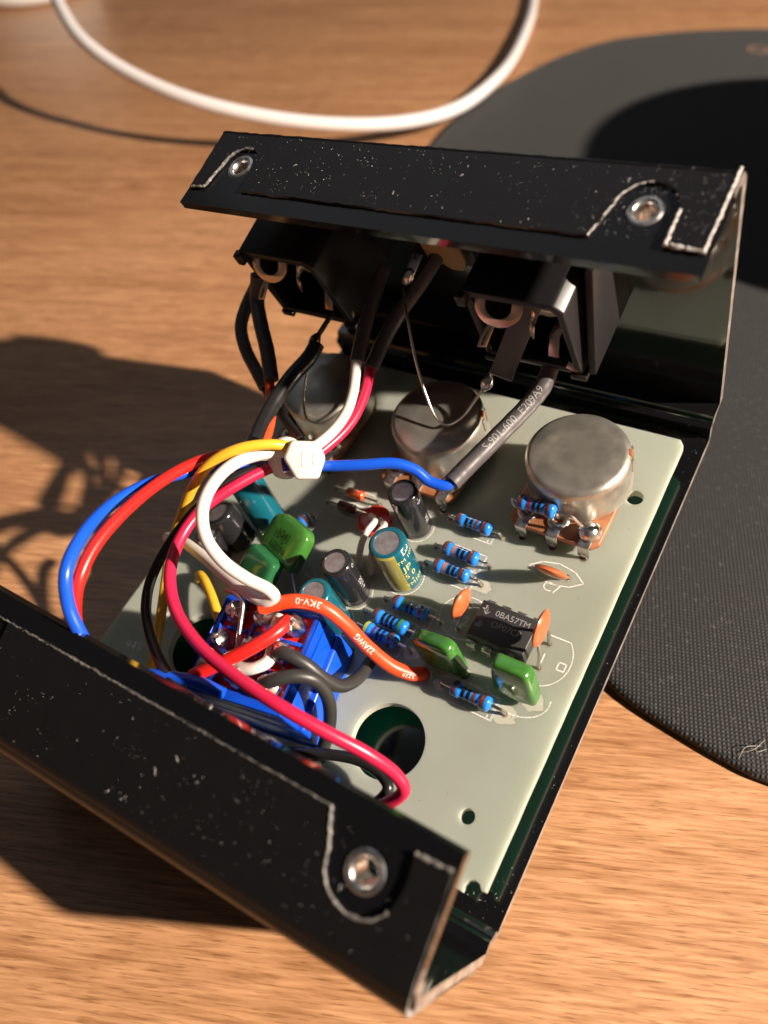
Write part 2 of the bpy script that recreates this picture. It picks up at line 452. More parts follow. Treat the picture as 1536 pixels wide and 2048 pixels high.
for (a, b, c2) in (((62.18,-6.56,3.00), (63.56,-5.52,3.60), (64.97,-2.31,3.00)), ((62.13,-7.59,3.00), (62.38,-5.84,3.80), (64.53,-3.80,3.00)), ((63.09,-4.48,3.00), (64.36,-5.23,3.40), (65.57,-3.78,3.00))):
    fl.tube(catmull([a, b, c2], 6), 0.06, 5)
tag(fl.build("fluff", M['fluff'], padt), "wisp of grey fluff caught on the pad edge", None)

# white cable, looping above the table
cab = catmull([(-344.77,210.57,46.00), (-286.46,166.54,44.00), (-253.37,142.47,40.00), (-229.22,130.29,34.00), (-206.03,128.35,27.00), (-176.53,132.89,20.00), (-143.90,150.04,13.00), (-119.11,173.91,8.50), (-107.08,199.87,6.50), (-108.20,246.85,5.60), (-126.24,312.13,4.00), (-147.53,368.07,2.80), (-202.51,485.94,2.80)], 10)
cb = MB(table); cb.tube(cab, 2.5, 18)
tag(cb.build("charging_cable", M['cable']), "thick white cable curving across the table behind the enclosure", "cable")

# white rounded housing peeking in at the far corner
near = Vector((-403.93,242.94,-0.00)); g0 = Vector((-18.73,10.38,0.00)); away = (near - g0).normalized()
hp = near + away * 40
hb = MB(table)
hb.lathe(hp, (0, 0, 1), [(0.1, 0), (36, 0), (39, 2), (40.5, 6), (40.5, 14), (39, 18), (35, 20.5), (0.1, 21)], 40)
tag(hb.build("charging_puck", M['white_plastic'], origin=hp), "white rounded plastic housing at the far left edge of the table", "charger")
# round blocker added out of view, only to cast shade on the pad
bo = MB(table)
bo.lathe((126, 208, 2.6), (0, 0, 1), [(0.1, 0), (30, 0), (31, 3), (40, 14), (62, 38), (76, 66), (78, 70), (76.5, 70.5), (73, 66), (58, 38), (30, 8), (0.1, 6)], 56)
tag(bo.build("shade_blocker", M['knob'], origin=(126, 208, 2.6)), "black round blocker added beyond the right edge to shade the mouse pad", "shade_blocker")

# ------------------------------------------------------------------ the enclosure
XL, XR = -41.5, 41.6
TH = 1.4
enc = thing("steel_enclosure", "open black steel pedal enclosure lying face down on the table", "enclosure", (0, -7, -7))
def shell(p):                       # the folded sheet is a little out of square
    p = Vector(p); s_ = (XR - p.x) / (XR - XL)
    q = p.copy()
    q.y -= 3.8 * s_ * min(1.0, max(0.0, (-44 - p.y) / 8))
    q.x += 4.0 * s_ * min(1.0, max(0.0, (p.y + 30) / 62))
    return MW @ q
def arc_corner(poly, radii, seg=8):
    out = [Vector(poly[0])]
    for i in range(1, len(poly) - 1):
        p = Vector(poly[i]); a = (Vector(poly[i - 1]) - p).normalized(); b = (Vector(poly[i + 1]) - p).normalized()
        ang = a.angle(b); r = radii[i - 1]; d = r / math.tan(ang / 2)
        c = p + (a + b).normalized() * (r / math.sin(ang / 2))
        s0 = (p + a * d) - c; s1 = (p + b * d) - c
        out.append(p + a * (d + 0.35))
        for k in range(seg + 1):
            v = s0.slerp(s1, k / seg) if s0.length > 1e-6 else s0
            out.append(c + v)
        out.append(p + b * (d + 0.35))
    out.append(Vector(poly[-1])); return out
PB = (32.9, 47.3); PBF = (40.6, -7.0); PFF = (-53.4, -7.0); PF = (-59.6, 24.2)
BD = (17.5, 44.3); FD = (-45.2, 29.5)
def lerp2(a, b, t): return (a[0] + (b[0] - a[0]) * t, a[1] + (b[1] - a[1]) * t)
prof = arc_corner([lerp2(PB, BD, 0.25), PB, PBF, PFF, PF, lerp2(PF, FD, 0.25)], [1.5, 4.5, 3.0, 2.0])
def sheet(mb, prof, th, x0, x1):
    L = len(prof); a = []; b = []
    for i in range(L):
        t = (prof[min(i + 1, L - 1)] - prof[max(i - 1, 0)]).normalized(); n = Vector((-t.y, t.x))
        a.append(prof[i] + n * th / 2); b.append(prof[i] - n * th / 2)
    loop = a + b[::-1]; k = len(loop)
    vs = [(x0, p.x, p.y) for p in loop] + [(x1, p.x, p.y) for p in loop]
    fs = []; mi = []
    for i in range(k):
        j = (i + 1) % k
        fs.append([i, j, j + k, i + k]); mi.append(0)
    for i in range(L - 1):
        fs.append([i, i + 1, k - 2 - i, k - 1 - i]); mi.append(1)
        fs.append([i + k, k - 1 - i + k, k - 2 - i + k, i + 1 + k]); mi.append(1)
    mb.add(vs, fs, mi)
sb = MB(shell); sheet(sb, prof, TH, XL, XR)
sb.build("folded_sheet", [M['black_gloss'], M['bare_edge']], enc, angle=25)

def circle(cx, cy, r, n=24, rev=True):
    pts = [(cx + r * math.cos(2 * math.pi * i / n), cy + r * math.sin(2 * math.pi * i / n)) for i in range(n)]
    return pts[::-1] if rev else pts

def flange_frame(P, D):
    o = Vector((0, P[0], P[1])); d = Vector((0, D[0] - P[0], D[1] - P[1])); L = d.length; d.normalize()
    nrm = Vector((1, 0, 0)).cross(d)
    if nrm.z < 0: nrm = -nrm
    def fn(u, v, h): return o + Vector((u, 0, 0)) + d * v + nrm * h     # u along x, v towards the inner edge
    return fn, L, d, nrm
def worn_outline(pts, jit=0.12, step=1.0):
    out = []
    for i in range(len(pts)):
        a = Vector(pts[i]); b = Vector(pts[(i + 1) % len(pts)]); n = max(1, int((b - a).length / step))
        for k in range(n):
            p = a.lerp(b, k / n)
            out.append((p.x + RND.uniform(-jit, jit) * (k > 0), p.y + RND.uniform(-jit, jit) * (k > 0)))
    return out
bfn, BL_, bd, bn = flange_frame(PB, BD)
ffn, FL_, fd, fnn = flange_frame(PF, FD)
def uv_on(P, fn_o, d):                        # a point of the flange -> (u, v)
    q = Vector(P) - fn_o; return (q.x, q.dot(d))
HB1 = uv_on((31.20,31.36,40.21), bfn(0, 0, 0), bd); HB0 = (-35.0, HB1[1] - 0.5)
HF1 = (32.9, FL_ * 0.60)
HB1 = (32.6, BL_ * 0.51); HB0 = (-33.6, BL_ * 0.50)
# bare flange strips (the inner part of each fold, with the screw holes)
for nm, fn, L, hs in (("flange", bfn, BL_, (HB0, HB1)), ("flange", ffn, FL_, ((-31.0, FL_ * 0.60), HF1))):
    f = MB(shell)
    f.prism([(XL, L * 0.25), (XR, L * 0.25), (XR, L), (XL, L)], [circle(h[0], h[1], 1.75) for h in hs], fn, -TH / 2, TH / 2, 0, 0, 1)
    f.build(nm, [M['black_satin'], M['black_gloss']], enc)
# raised panels with a U-shaped cut-out round every hole
def panel(fn, L, hl, hr, inner, cut_l, cut_r, name):
    def u_cut(h, w, right):
        up = h[1] - w * 0.95
        seq = [(h[0] + w, inner), (h[0] + w * 1.02, h[1] + 0.4)]
        for k in range(1, 8):
            a = math.pi * k / 8
            seq.append((h[0] + w * math.cos(a), h[1] - (w * 0.98) * math.sin(a)))
        seq += [(h[0] - w * 1.02, h[1] + 0.4), (h[0] - w * 1.35, inner)]
        return seq
    v0 = 1.6
    pts = [(XL + 0.15, v0), (XR - 0.15, v0), (XR - 0.5, inner + 0.35)] + u_cut(hr, cut_r, True) + u_cut(hl, cut_l, False) + [(XL + 0.5, inner + 0.35)]
    p = MB(shell)
    p.prism(worn_outline(pts, 0.10), [], fn, TH / 2 - 0.1, TH / 2 + 0.42, 0, 0, 1)
    p.build(name, [M['black_panel'], M['worn_edge']], enc)
panel(bfn, BL_, HB0, HB1, BL_ * 0.80, 3.4, 4.0, "raised_panel")
panel(ffn, FL_, (-31.0, FL_ * 0.60), HF1, FL_ * 0.86, 4.0, 4.3, "raised_panel")
# black outer skin rolling over each fold and down the wall
for A_, B_, C_, rad_ in ((BD, PB, PBF, 1.9), (FD, PF, PFF, 1.3)):
    a2, b2, c2 = Vector(A_), Vector(B_), Vector(C_)
    pr2 = arc_corner([b2 + (a2 - b2).normalized() * 1.75, b2, b2 + (c2 - b2).normalized() * 27], [rad_])
    L = len(pr2); inn = (a2 + c2) / 2
    offs = []
    for i in range(L):
        t_ = (pr2[min(i + 1, L - 1)] - pr2[max(i - 1, 0)]).normalized(); n_ = Vector((-t_.y, t_.x))
        if n_.dot(pr2[i] - inn) < 0: n_ = -n_
        offs.append(pr2[i] + n_ * (TH / 2 + 0.27))
    sk = MB(shell); sheet(sk, offs, 0.56, XL + 0.12, XR - 0.12)
    sk.build("outer_skin", [M['black_panel'], M['worn_edge']], enc, angle=30)
# ragged pale lips where the paint has been scraped off the panel edges
M['worn_pale'] = mat("scraped_pale_edge", (0.40, 0.37, 0.35), 0.55, bump=(2500, 1.0, 0.15), vary=(1500, (0.62, 0.58, 0.55), 0.42, 0.62))
M['worn_mid'] = mat("scraped_grey_edge", (0.10, 0.095, 0.09), 0.5, bump=(2500, 1.0, 0.15), vary=(1500, (0.26, 0.24, 0.22), 0.42, 0.62))
def lip(fn, pts, r, m_):
    P = []
    for a, b_ in zip(pts, pts[1:]):
        n = max(2, int((Vector(b_) - Vector(a)).length / 0.35))
        for k in range(n):
            q = Vector(a).lerp(Vector(b_), k / n); P.append(fn(q.x + RND.uniform(-.07, .07), q.y + RND.uniform(-.07, .07), TH / 2 + 0.36 + RND.uniform(-.04, .05)))
    P.append(fn(*pts[-1], TH / 2 + 0.36))
    l = MB(shell); l.tube(P, [r * RND.uniform(0.6, 1.35) for _ in P], 6); l.build("scraped_edge", m_, enc)
ib, if_ = BL_ * 0.80, FL_ * 0.86
cb_, cf_ = 4.0, 4.3
lip(bfn, [(XR - 0.25, 1.2), (XR - 0.5, ib + 0.3), (HB1[0] + cb_, ib), (HB1[0] + cb_, HB1[1] - 0.3)], 0.24, M['worn_pale'])
lip(bfn, [(HB1[0] + cb_ * math.cos(a), HB1[1] - cb_ * .98 * math.sin(a)) for a in [math.radians(x) for x in range(95, 181, 12)]] + [(HB1[0] - cb_ * 1.35, ib)], 0.10, M['worn_pale'])
lip(bfn, [(XL + 0.6, ib + 0.3), (HB0[0] - 3.4 * 1.3, ib), (HB0[0] - 3.45, HB0[1] + 0.4)] + [(HB0[0] + 3.4 * math.cos(a), HB0[1] - 3.3 * math.sin(a)) for a in [math.radians(x) for x in (175, 155, 135, 115, 95, 75)]], 0.22, M['worn_mid'])
lip(ffn, [(HF1[0] - cf_ * 1.35, if_), (HF1[0] - cf_, HF1[1] + 0.3)] + [(HF1[0] + cf_ * math.cos(a), HF1[1] - cf_ * .98 * math.sin(a)) for a in [math.radians(x) for x in range(170, 29, -14)]], 0.2, M['worn_mid'])
lip(ffn, [(HF1[0] + cf_, if_), (XR - 0.5, if_ + 0.3)], 0.2, M['worn_mid'])
lip(ffn, [(XL + 1, if_), (HF1[0] - cf_ * 1.35, if_)], 0.07, M['worn_mid'])
# pressed screw bosses
for fn, h, d, nr in ((bfn, HB0, bd, bn), (bfn, HB1, bd, bn), (ffn, HF1, fd, fnn)):
    b = MB(shell)
    c = fn(h[0], h[1], TH / 2)
    b.lathe(c, nr, [(1.28, -3.2), (1.28, -0.6), (1.36, -0.1), (1.6, 0.16), (1.95, 0.2), (2.2, 0.03), (2.2, -0.2)], 28)
    b.build("screw_boss", M['steel'], enc)
# bronze jack nuts behind the back wall
wdn = Vector((0, 0.19, -0.98)).normalized(); nin = Vector((0, -0.98, -0.19)).normalized()
# dust on the black steel
def fleck(mb, p, nr, s):
    u = perp(nr, (RND.uniform(-1, 1), RND.uniform(-1, 1), RND.uniform(-1, 1))); w = nr.cross(u)
    a = s * RND.uniform(0.5, 1.6); b = s * RND.uniform(0.3, 0.7)
    mb.add([p + u * a, p + w * b, p - u * a, p - w * b, p + nr * s * 0.6, p - nr * 0.02], [[0, 1, 4], [1, 2, 4], [2, 3, 4], [3, 0, 4], [1, 0, 5], [2, 1, 5], [3, 2, 5], [0, 3, 5]])
du = MB(shell)
def fibre(mb, p, nr, l):
    u = perp(nr, (RND.uniform(-1, 1), RND.uniform(-1, 1), RND.uniform(-1, 1))); w = nr.cross(u)
    mb.tube(catmull([p, p + u * l * 0.4 + w * l * RND.uniform(-.3, .3) + nr * 0.1, p + u * l + nr * 0.03], 4), 0.02, 5)
def clumps(n, u0, u1, v0, v1, skew):
    cs = [(u0 + (u1 - u0) * (1 - RND.random() ** skew), RND.uniform(v0, v1), RND.uniform(0.6, 4.5)) for _ in range(max(3, n // 14))]
    out = []
    for _ in range(n):
        if RND.random() < 0.62:
            c = RND.choice(cs); q = (RND.gauss(c[0], c[2]), RND.gauss(c[1], c[2] * 0.6))
        else: q = (u0 + (u1 - u0) * (1 - RND.random() ** skew), RND.uniform(v0, v1))
        if u0 < q[0] < u1 and v0 < q[1] < v1: out.append(q)
    return out
for u, v in clumps(760, XL + 1, XR - 0.6, 1.7, BL_ * 0.8, 1.9):
    fleck(du, bfn(u, v, TH / 2 + 0.43), bn, 0.045 * RND.choice((0.5, 0.6, 0.8, 1, 1, 1.5)))
for u, v in clumps(330, XL + 1, XR - 0.6, 1.7, FL_ * 0.82, 1.0):
    fleck(du, ffn(u, v, TH / 2 + 0.43), fnn, 0.036 * RND.choice((0.5, 0.7, 0.9, 1.0, 1.6)))
for u, v in clumps(150, 24, XR - 0.3, -51.5, -44, 1.0) + clumps(90, 39.6, XR - 0.3, -50, 36, 1.0) + clumps(80, 18, XR - 0.3, 29, 36, 1.0):
    fleck(du, Vector((u, v, -6.28)), Vector((0, 0, 1)), 0.045 * RND.choice((0.5, 0.8, 1, 1.7)))
for _ in range(4): fibre(du, bfn(RND.uniform(-25, 40), RND.uniform(3, BL_ * 0.75), TH / 2 + 0.45), bn, RND.uniform(0.5, 1.6))
for _ in range(4): fibre(du, ffn(RND.uniform(-38, 40), RND.uniform(3, FL_ * 0.75), TH / 2 + 0.45), fnn, RND.uniform(0.4, 1.2))
dd = du.build("dust", M['dust'], enc); dd["kind"] = "stuff"

# ------------------------------------------------------------------ the circuit board
BX0, BX1, BY0, BY1 = -39.1, 39.2, -48.4, 28.7
pcb = thing("circuit_board", "pale grey green circuit board carrying the components inside the enclosure", "circuit board", (0, -10, -1.6))
def xyz(u, v, h): return Vector((u, v, h))
notch = [(BX1, BY0 + 1.4)] + [(BX1 - 1.6 + 1.15 * math.cos(a), BY0 + 0.9 + 1.15 * math.sin(a)) for a in [math.radians(x) for x in (20, 60, 100, 140, 180)]] + [(BX1 - 2.7, BY0)]
out = worn_outline([(BX0, BY0)] + [(BX1 - 2.7, BY0)] + notch[-2:0:-1] + [(BX1, BY0 + 1.4), (BX1, BY1 - 1.0), (BX1 - 0.8, BY1), (BX0, BY1)], 0.03, 3.0)
SWC = Vector((-1.2, -35.3, 0)); SWA = math.radians(10.15)
def sw(u, v, z): return Vector((SWC.x + u * math.cos(SWA) - v * math.sin(SWA), SWC.y + u * math.sin(SWA) + v * math.cos(SWA), z))
swhole = [(sw(a * 8.5, b * 8.2, 0).x, sw(a * 8.5, b * 8.2, 0).y) for a, b in ((-1, -1), (-1, 1), (1, 1), (1, -1))]
bigR = circle(17.9, -36.0, 5.65, 48); bigL = circle(-20.4, -36.6, 5.65, 48)
LEDC = Vector((-3.01,-4.08,0.00))
bd_ = MB()
bd_.prism(out, [bigR, bigL, circle(33.05, -39.9, 1.05), circle(35.6, 15.6, 1.35), swhole, circle(LEDC.x, LEDC.y, 2.75)], xyz, -1.6, 0.0, 0, 1, 2)
bd_.build("board", [M['board'], M['mask_green'], M['board_edge']], pcb, bev=0.0)

silk = MB(); pads = MB(); rims = MB()
def stroke(pts, w=0.2, z=0.012, closed=False):
    P = [Vector((p[0], p[1], z)) for p in pts]
    if closed: P.append(P[0])
    for a, b in zip(P, P[1:]):
        d = (b - a)
        if d.length < 1e-4: continue
        d.normalize(); n = Vector((-d.y, d.x, 0)) * w / 2; e = d * w * 0.4
        silk.add([a - e - n, b + e - n, b + e + n, a - e + n], [[0, 1, 2, 3]])
def print_text(body, size, p, ang):
    c, s = math.cos(ang), math.sin(ang)
    text_on(silk, body, size, lambda x, y: Vector((p[0] + x * c - y * s, p[1] + x * s + y * c, 0.012)))
def padhole(p, r=0.33):
    p = Vector((p[0], p[1], 0))
    rims.lathe(p, (0, 0, 1), [(r + 0.22, 0.006), (r, 0.03), (r * 0.98, 0.0)], 14)
    pads.add([(p.x + r * math.cos(a), p.y + r * math.sin(a), 0.015) for a in [2 * math.pi * i / 14 for i in range(14)]], [list(range(14))])

# ------------------------------------------------------------------ components
def bend_lead(mb, p_body, p_hole, r=0.27, mi=0):
    a = Vector(p_body); h = Vector(p_hole); d = (h - a); d.z = 0
    k = Vector((h.x, h.y, a.z)) - d.normalized() * 0.35
    pts = catmull([a, a.lerp(k, 0.6), k, Vector((h.x, h.y, a.z - 0.55)), Vector((h.x, h.y, -0.6))], 5)
    mb.tube(pts, r, 8, mi)

def resistor(a, b, bands, label, z=1.45, length=6.7, holes=True, group="blue banded resistors"):
    a = Vector(a); b = Vector(b); ax = (b - a); ax.z = 0; L = ax.length; ax.normalize()
    c = (a + b) / 2; c.z = 0
    root = thing("resistor", label, "resistor", c, group)
    o = Vector((c.x, c.y, z)) - ax * length / 2
    R1, R2 = 1.22, 0.98
    def rad(s):                                  # dog-bone profile
        e = min(s, length - s)
        if e < 0.6: return R1 * math.sqrt(max(0.02, 1 - ((0.6 - e) / 0.6) ** 2)) * 0.96 + 0.02
        if e < 1.45: return R1
        if e < 2.0: return R1 + (R2 - R1) * (0.5 - 0.5 * math.cos(math.pi * (e - 1.45) / 0.55))
        return R2
    N = 40
    bm_ = MB(); bm_.lathe(o, ax, [(0.05, 0)] + [(rad(length * i / N), length * i / N) for i in range(N + 1)] + [(0.05, length)], 22)
    body = bm_.build("body", M['r_blue'], root)
    for pos, colr, wd in bands:
        s0 = pos * length - wd / 2
        k = MB(); k.lathe(o, ax, [(rad(s0 + wd * i / 4) + 0.025, s0 + wd * i / 4) for i in range(5)], 22)
        k.build("colour_band", M['band_' + colr], body)
    for e, h in ((o + ax * 0.2, a), (o + ax * (length - 0.2), b)):
        l = MB(); bend_lead(l, e, h); l.build("lead", M['lead'], root)
        if holes: padhole(h)
    return root, c, ax

B5 = lambda a, b, c, d, e: [(0.13, a, 0.62), (0.345, b, 0.5), (0.475, c, 0.5), (0.60, d, 0.5), (0.815, e, 0.62)]
RES = [
    ((9.08,1.23,0.00), (18.81,1.10,0.00), B5('brown', 'black', 'black', 'brown', 'brown'), "brown and black banded resistor right of the black can capacitor, uppermost on the board"),
    ((9.37,-4.51,0.00), (19.46,-4.71,0.00), B5('brown', 'orange', 'black', 'black', 'brown'), "orange and black banded resistor, upper of the close pair left of the small flat disc"),
    ((9.34,-7.98,0.00), (19.44,-7.96,0.00), B5('brown', 'orange', 'black', 'black', 'brown'), "orange and black banded resistor, lower of the close pair above the chip"),
    ((6.22,-16.39,0.00), (16.48,-16.39,0.00), B5('brown', 'green', 'black', 'black', 'brown'), "shadowed resistor with a green band, topmost of the three left of the chip"),
    ((4.04,-19.63,0.00), (14.91,-19.91,0.00), B5('brown', 'black', 'black', 'black', 'green'), "resistor with black bands and green end band, middle of the three left of the chip"),
    ((3.83,-22.22,0.00), (14.40,-22.54,0.00), B5('yellow', 'violet', 'black', 'navy', 'brown'), "resistor with yellow green end band beside the orange wire"),
    ((21.35,-25.09,0.00), (31.61,-25.12,0.00), B5('brown', 'black', 'black', 'brown', 'brown'), "lowest brown and black banded resistor, below the two green capacitors near the chip"),
    ((-14.64,-7.34,0.00), (-17.34,-14.96,-0.00), B5('brown', 'black', 'black', 'brown', 'brown'), "blue resistor mostly hidden behind the bright green capacitor under the cable tie"),
]
for a, b, bands, lab in RES:
    root, c, ax = resistor(a, b, bands, lab)
    n = Vector((-ax.y, ax.x, 0))
    def rp(u, v): return c + ax * u + n * v
    stroke([rp(-3.9, -1.75), rp(3.7, -1.75), rp(3.7, 1.75), rp(-3.9, 1.75)], 0.2)
    stroke([rp(3.7, -1.75), rp(3.7, -0.6)], 0.34); stroke([rp(3.0, -1.2), rp(3.0, -1.75)], 0.2)

# electrolytic capacitors
def electrolytic(base, r, h, label, sleeve, stripe=None, texts=(), axis=(0, 0, 1), stripe_at=0.0, ringed=True):
    base = Vector(base); ax = Vector(axis).normalized()
    root = thing("electrolytic_capacitor", label, "capacitor", base, "round can capacitors")
    b = MB()
    pr_ = [(r * 0.80, 0.15), (r * 0.97, 0.2), (r, 0.5), (r * 0.965, 1.0), (r * 0.965, 1.25), (r, 1.7), (r, h - 0.75), (r * 0.985, h - 0.4), (r * 0.90, h - 0.08), (r * 0.78, h), (r * 0.70, h - 0.02), (r * 0.68, h - 0.14)]
    b.lathe(base, ax, pr_, 44); slv = b.build("sleeve", sleeve, root)
    tp = MB(); tp.lathe(base, ax, [(0.01, h - 0.13), (r * 0.4, h - 0.13), (r * 0.72, h - 0.13)], 36)
    tp.build("top_disc", M['cap_top'], root)
    u = perp(ax, CAMC - base); w = ax.cross(u)
    def wrap(a, s):
        rr = r + 0.022
        if s > h - 0.4: rr = r * (0.985 - (s - h + 0.4) * 0.27) + 0.03
        elif s < 1.7: rr = r + 0.022
        return base + ax * s + (u * math.cos(a) + w * math.sin(a)) * rr
    if stripe:
        st = MB(); a0, a1 = stripe_at - 0.62, stripe_at + 0.62; n = 10
        hs = [0.5, 1.0, 1.25, 1.7, h * 0.35, h * 0.6, h - 0.75, h - 0.4, h - 0.1]
        vs = [wrap(a0 + (a1 - a0) * i / n, s) for s in hs for i in range(n + 1)]
        fs = [[j * (n + 1) + i, j * (n + 1) + i + 1, (j + 1) * (n + 1) + i + 1, (j + 1) * (n + 1) + i] for j in range(len(hs) - 1) for i in range(n)]
        st.add(vs, fs); st.build("stripe", stripe, slv)
    for body, size, s, a, m_, vert in texts:
        tx = MB()
        if vert:  text_on(tx, body, size, lambda x, y: wrap(a + y / r, s + x))
        else:     text_on(tx, body, size, lambda x, y: wrap(a + x / r, s + y))
        tx.build("print", m_, slv)
    if ringed:
        stroke([(base.x + (r + 0.35) * math.cos(t_), base.y + (r + 0.35) * math.sin(t_)) for t_ in [2 * math.pi * i / 40 for i in range(40)]], 0.22, closed=True)
    return root
electrolytic((4.5, -2.1, 0), 2.55, 11.2, "black can capacitor with grey top standing below the middle knob can", M['cap_black'], M['ink_soft'], [("0 -", 1.3, 9.6, 0.75, M['ink'], True), ("50V", 1.2, 3.8, 0.85, M['ink'], True), ("105", 1.1, 6.0, -0.95, M['band_red'], True)], stripe_at=2.6)
electrolytic((6.95, -11.3, 0), 3.05, 11.4, "teal can capacitor with olive stripe and gold lettering in front of the red light", M['cap_teal'], M['cap_gold'], [("TM 105", 1.25, 8.9, 0.55, M['gold_ink'], False), ("JP", 2.2, 6.6, 0.35, M['gold_ink'], False), ("5 0", 1.7, 4.4, 0.35, M['gold_ink'], False), ("+", 1.2, 3.0, 0.35, M['gold_ink'], False), ("TM105", 1.25, 1.9, 0.45, M['gold_ink'], False), ("Lui", 1.5, 10.55, 0.7, M['silk'], False)], stripe_at=-0.62)
electrolytic((0.8, -17.3, 0), 2.55, 11.2, "black can capacitor with brownish top between the teal ones", M['cap_black'], M['ink_soft'], [("0", 1.3, 10.2, 0.85, M['ink'], False), ("+105", 1.5, 4.8, 0.75, M['ink'], True)], stripe_at=2.6)
electrolytic((0.2, -23.0, 0), 2.7, 10.9, "plain teal can capacitor tucked behind the blue switch and orange wire", M['cap_teal'], M['cap_gold'], [], stripe_at=-1.9)
electrolytic((-21.11,-11.60,0.00), 3.0, 12.0, "teal can capacitor leaning left under the cable tie", M['cap_teal'], None, [], axis=(-0.28, 0.20, 1.0), ringed=False)
electrolytic((-24.98,-16.49,-0.00), 2.9, 8.0, "black can capacitor behind the white wire loop", M['cap_black'], None, [], axis=(-0.30, 0.10, 1.0), ringed=False)
electrolytic((-26.99,-21.53,0.00), 2.3, 7.0, "small black can with pale stripe half hidden by the white wire loop", M['cap_black'], M['ink'], [], axis=(-0.05, 0.25, 1.0), stripe_at=-0.5, ringed=False)

# film capacitors: dipped, soft-edged blocks
def dipped(name, c, ex, ey, ez, sx, sy, sz, m_, parent, seed=0):
    c = Vector(c); ex, ey, ez = [Vector(e).normalized() for e in (ex, ey, ez)]
    rnd = random.Random(seed); nu, nv = 40, 22; vs = []; fs = []
    ph_ = [rnd.uniform(0, 6.28) for _ in range(6)]
    sg = lambda v, e: math.copysign(abs(v) ** e, v)
    for j in range(nv + 1):
        ph = -math.pi / 2 + math.pi * j / nv
        cr = abs(math.cos(ph)) ** 0.33
        for i in range(nu):
            th = 2 * math.pi * i / nu
            x = cr * sg(math.cos(th), 0.34); z = cr * sg(math.sin(th), 0.36); y = sg(math.sin(ph), 0.42)
            dent = 1 + 0.05 * math.sin(2.1 * x + ph_[0]) * math.sin(1.7 * z + ph_[1])
            lump = 1 + 0.035 * math.sin(3 * th + ph_[2]) + 0.02 * math.sin(5 * th + ph_[3])
            taper = 1 - 0.06 * z
            vs.append(c + ex * (x * sx / 2 * lump * taper) + ez * (z * sz / 2 * lump) + ey * (y * sy / 2 * dent * (1 - 0.12 * max(0, z) ** 3)))
    for j in range(nv):
        for i in range(nu):
            fs.append([j * nu + i, j * nu + (i + 1) % nu, (j + 1) * nu + (i + 1) % nu, (j + 1) * nu + i])
    b = MB(); b.add(vs, fs); return b.build(name, m_, parent, angle=75)
def film(label, h1, h2, up, sx, sy, sz, m_, lift=1.0, text=None, centre=None, ex=None, seed=0):
    h1 = Vector(h1); h2 = Vector(h2); mid = (h1 + h2) / 2
    up = Vector(up).normalized(); ex = Vector(ex).normalized() if ex else (h2 - h1).normalized()
    ex = (ex - up * ex.dot(up)).normalized(); ey = up.cross(ex)
    root = thing("film_capacitor", label, "capacitor", (mid.x, mid.y, 0), "green dipped capacitors")
    c = Vector(centre) if centre else mid + up * (sz / 2 + lift * 0.6)
    dipped("body", c, ex, ey, up, sx, sy, sz, m_, root, seed)
    for h, s in ((h1, -1), (h2, 1)):
        l = MB(); l.tube(catmull([c + ex * (s * sx * 0.36) - up * (sz * 0.42), Vector((h.x, h.y, 0.7)), Vector((h.x, h.y, -0.6))], 5), 0.28, 8)
        l.build("lead", M['lead'], root); padhole(h)
        g_ = MB(); g_.lathe((h.x, h.y, 0), (0, 0, 1), [(0.75, 0.0), (0.6, 0.35), (0.35, 0.8), (0.02, 1.0)], 12); g_.build("lead_coating", m_, root)
    if text:
        tx = MB()
        for body, size, dz in text:
            text_on(tx, body, size, lambda x, y: c - ey * (sy / 2 * 1.06 + 0.09) + ex * x + up * (y + dz))
        tx.build("print", M['dark_ink'], root)
    return root
film("green dipped capacitor standing right beside the chip, front side in shade", (29.99,-21.81,0.00), (34.43,-21.70,0.00), (-0.02, 0.10, 1), 6.3, 3.0, 9.2, M['film_green'], 0.9, seed=3)
film("green dipped capacitor leaning left of the chip", (17.86,-22.20,0.00), (23.70,-22.25,0.00), (-0.16, 0.10, 1), 7.4, 2.7, 8.0, M['film_green'], 0.7, seed=5)
film("bright green capacitor with dark print lying back under the cable tie", (-14.6, -20.4, 0), (-8.0, -22.4, 0), (0.25, 0.86, 0.42), 9.6, 3.2, 7.4, M['film_green'], 1.2, [("104J", 1.9, 0.9), ("100N", 1.9, -1.6)], centre=(-12.2, -15.4, 6.3), ex=(0.95, -0.31, 0.03), seed=7)
film("darker green capacitor lying back beside the bright green one", (-16.5, -25.6, 0), (-11.0, -27.2, 0), (0.22, 0.84, 0.48), 7.6, 3.2, 6.6, M['film_dark'], 1.2, centre=(-14.4, -21.6, 5.6), ex=(0.95, -0.31, 0.03), seed=9)

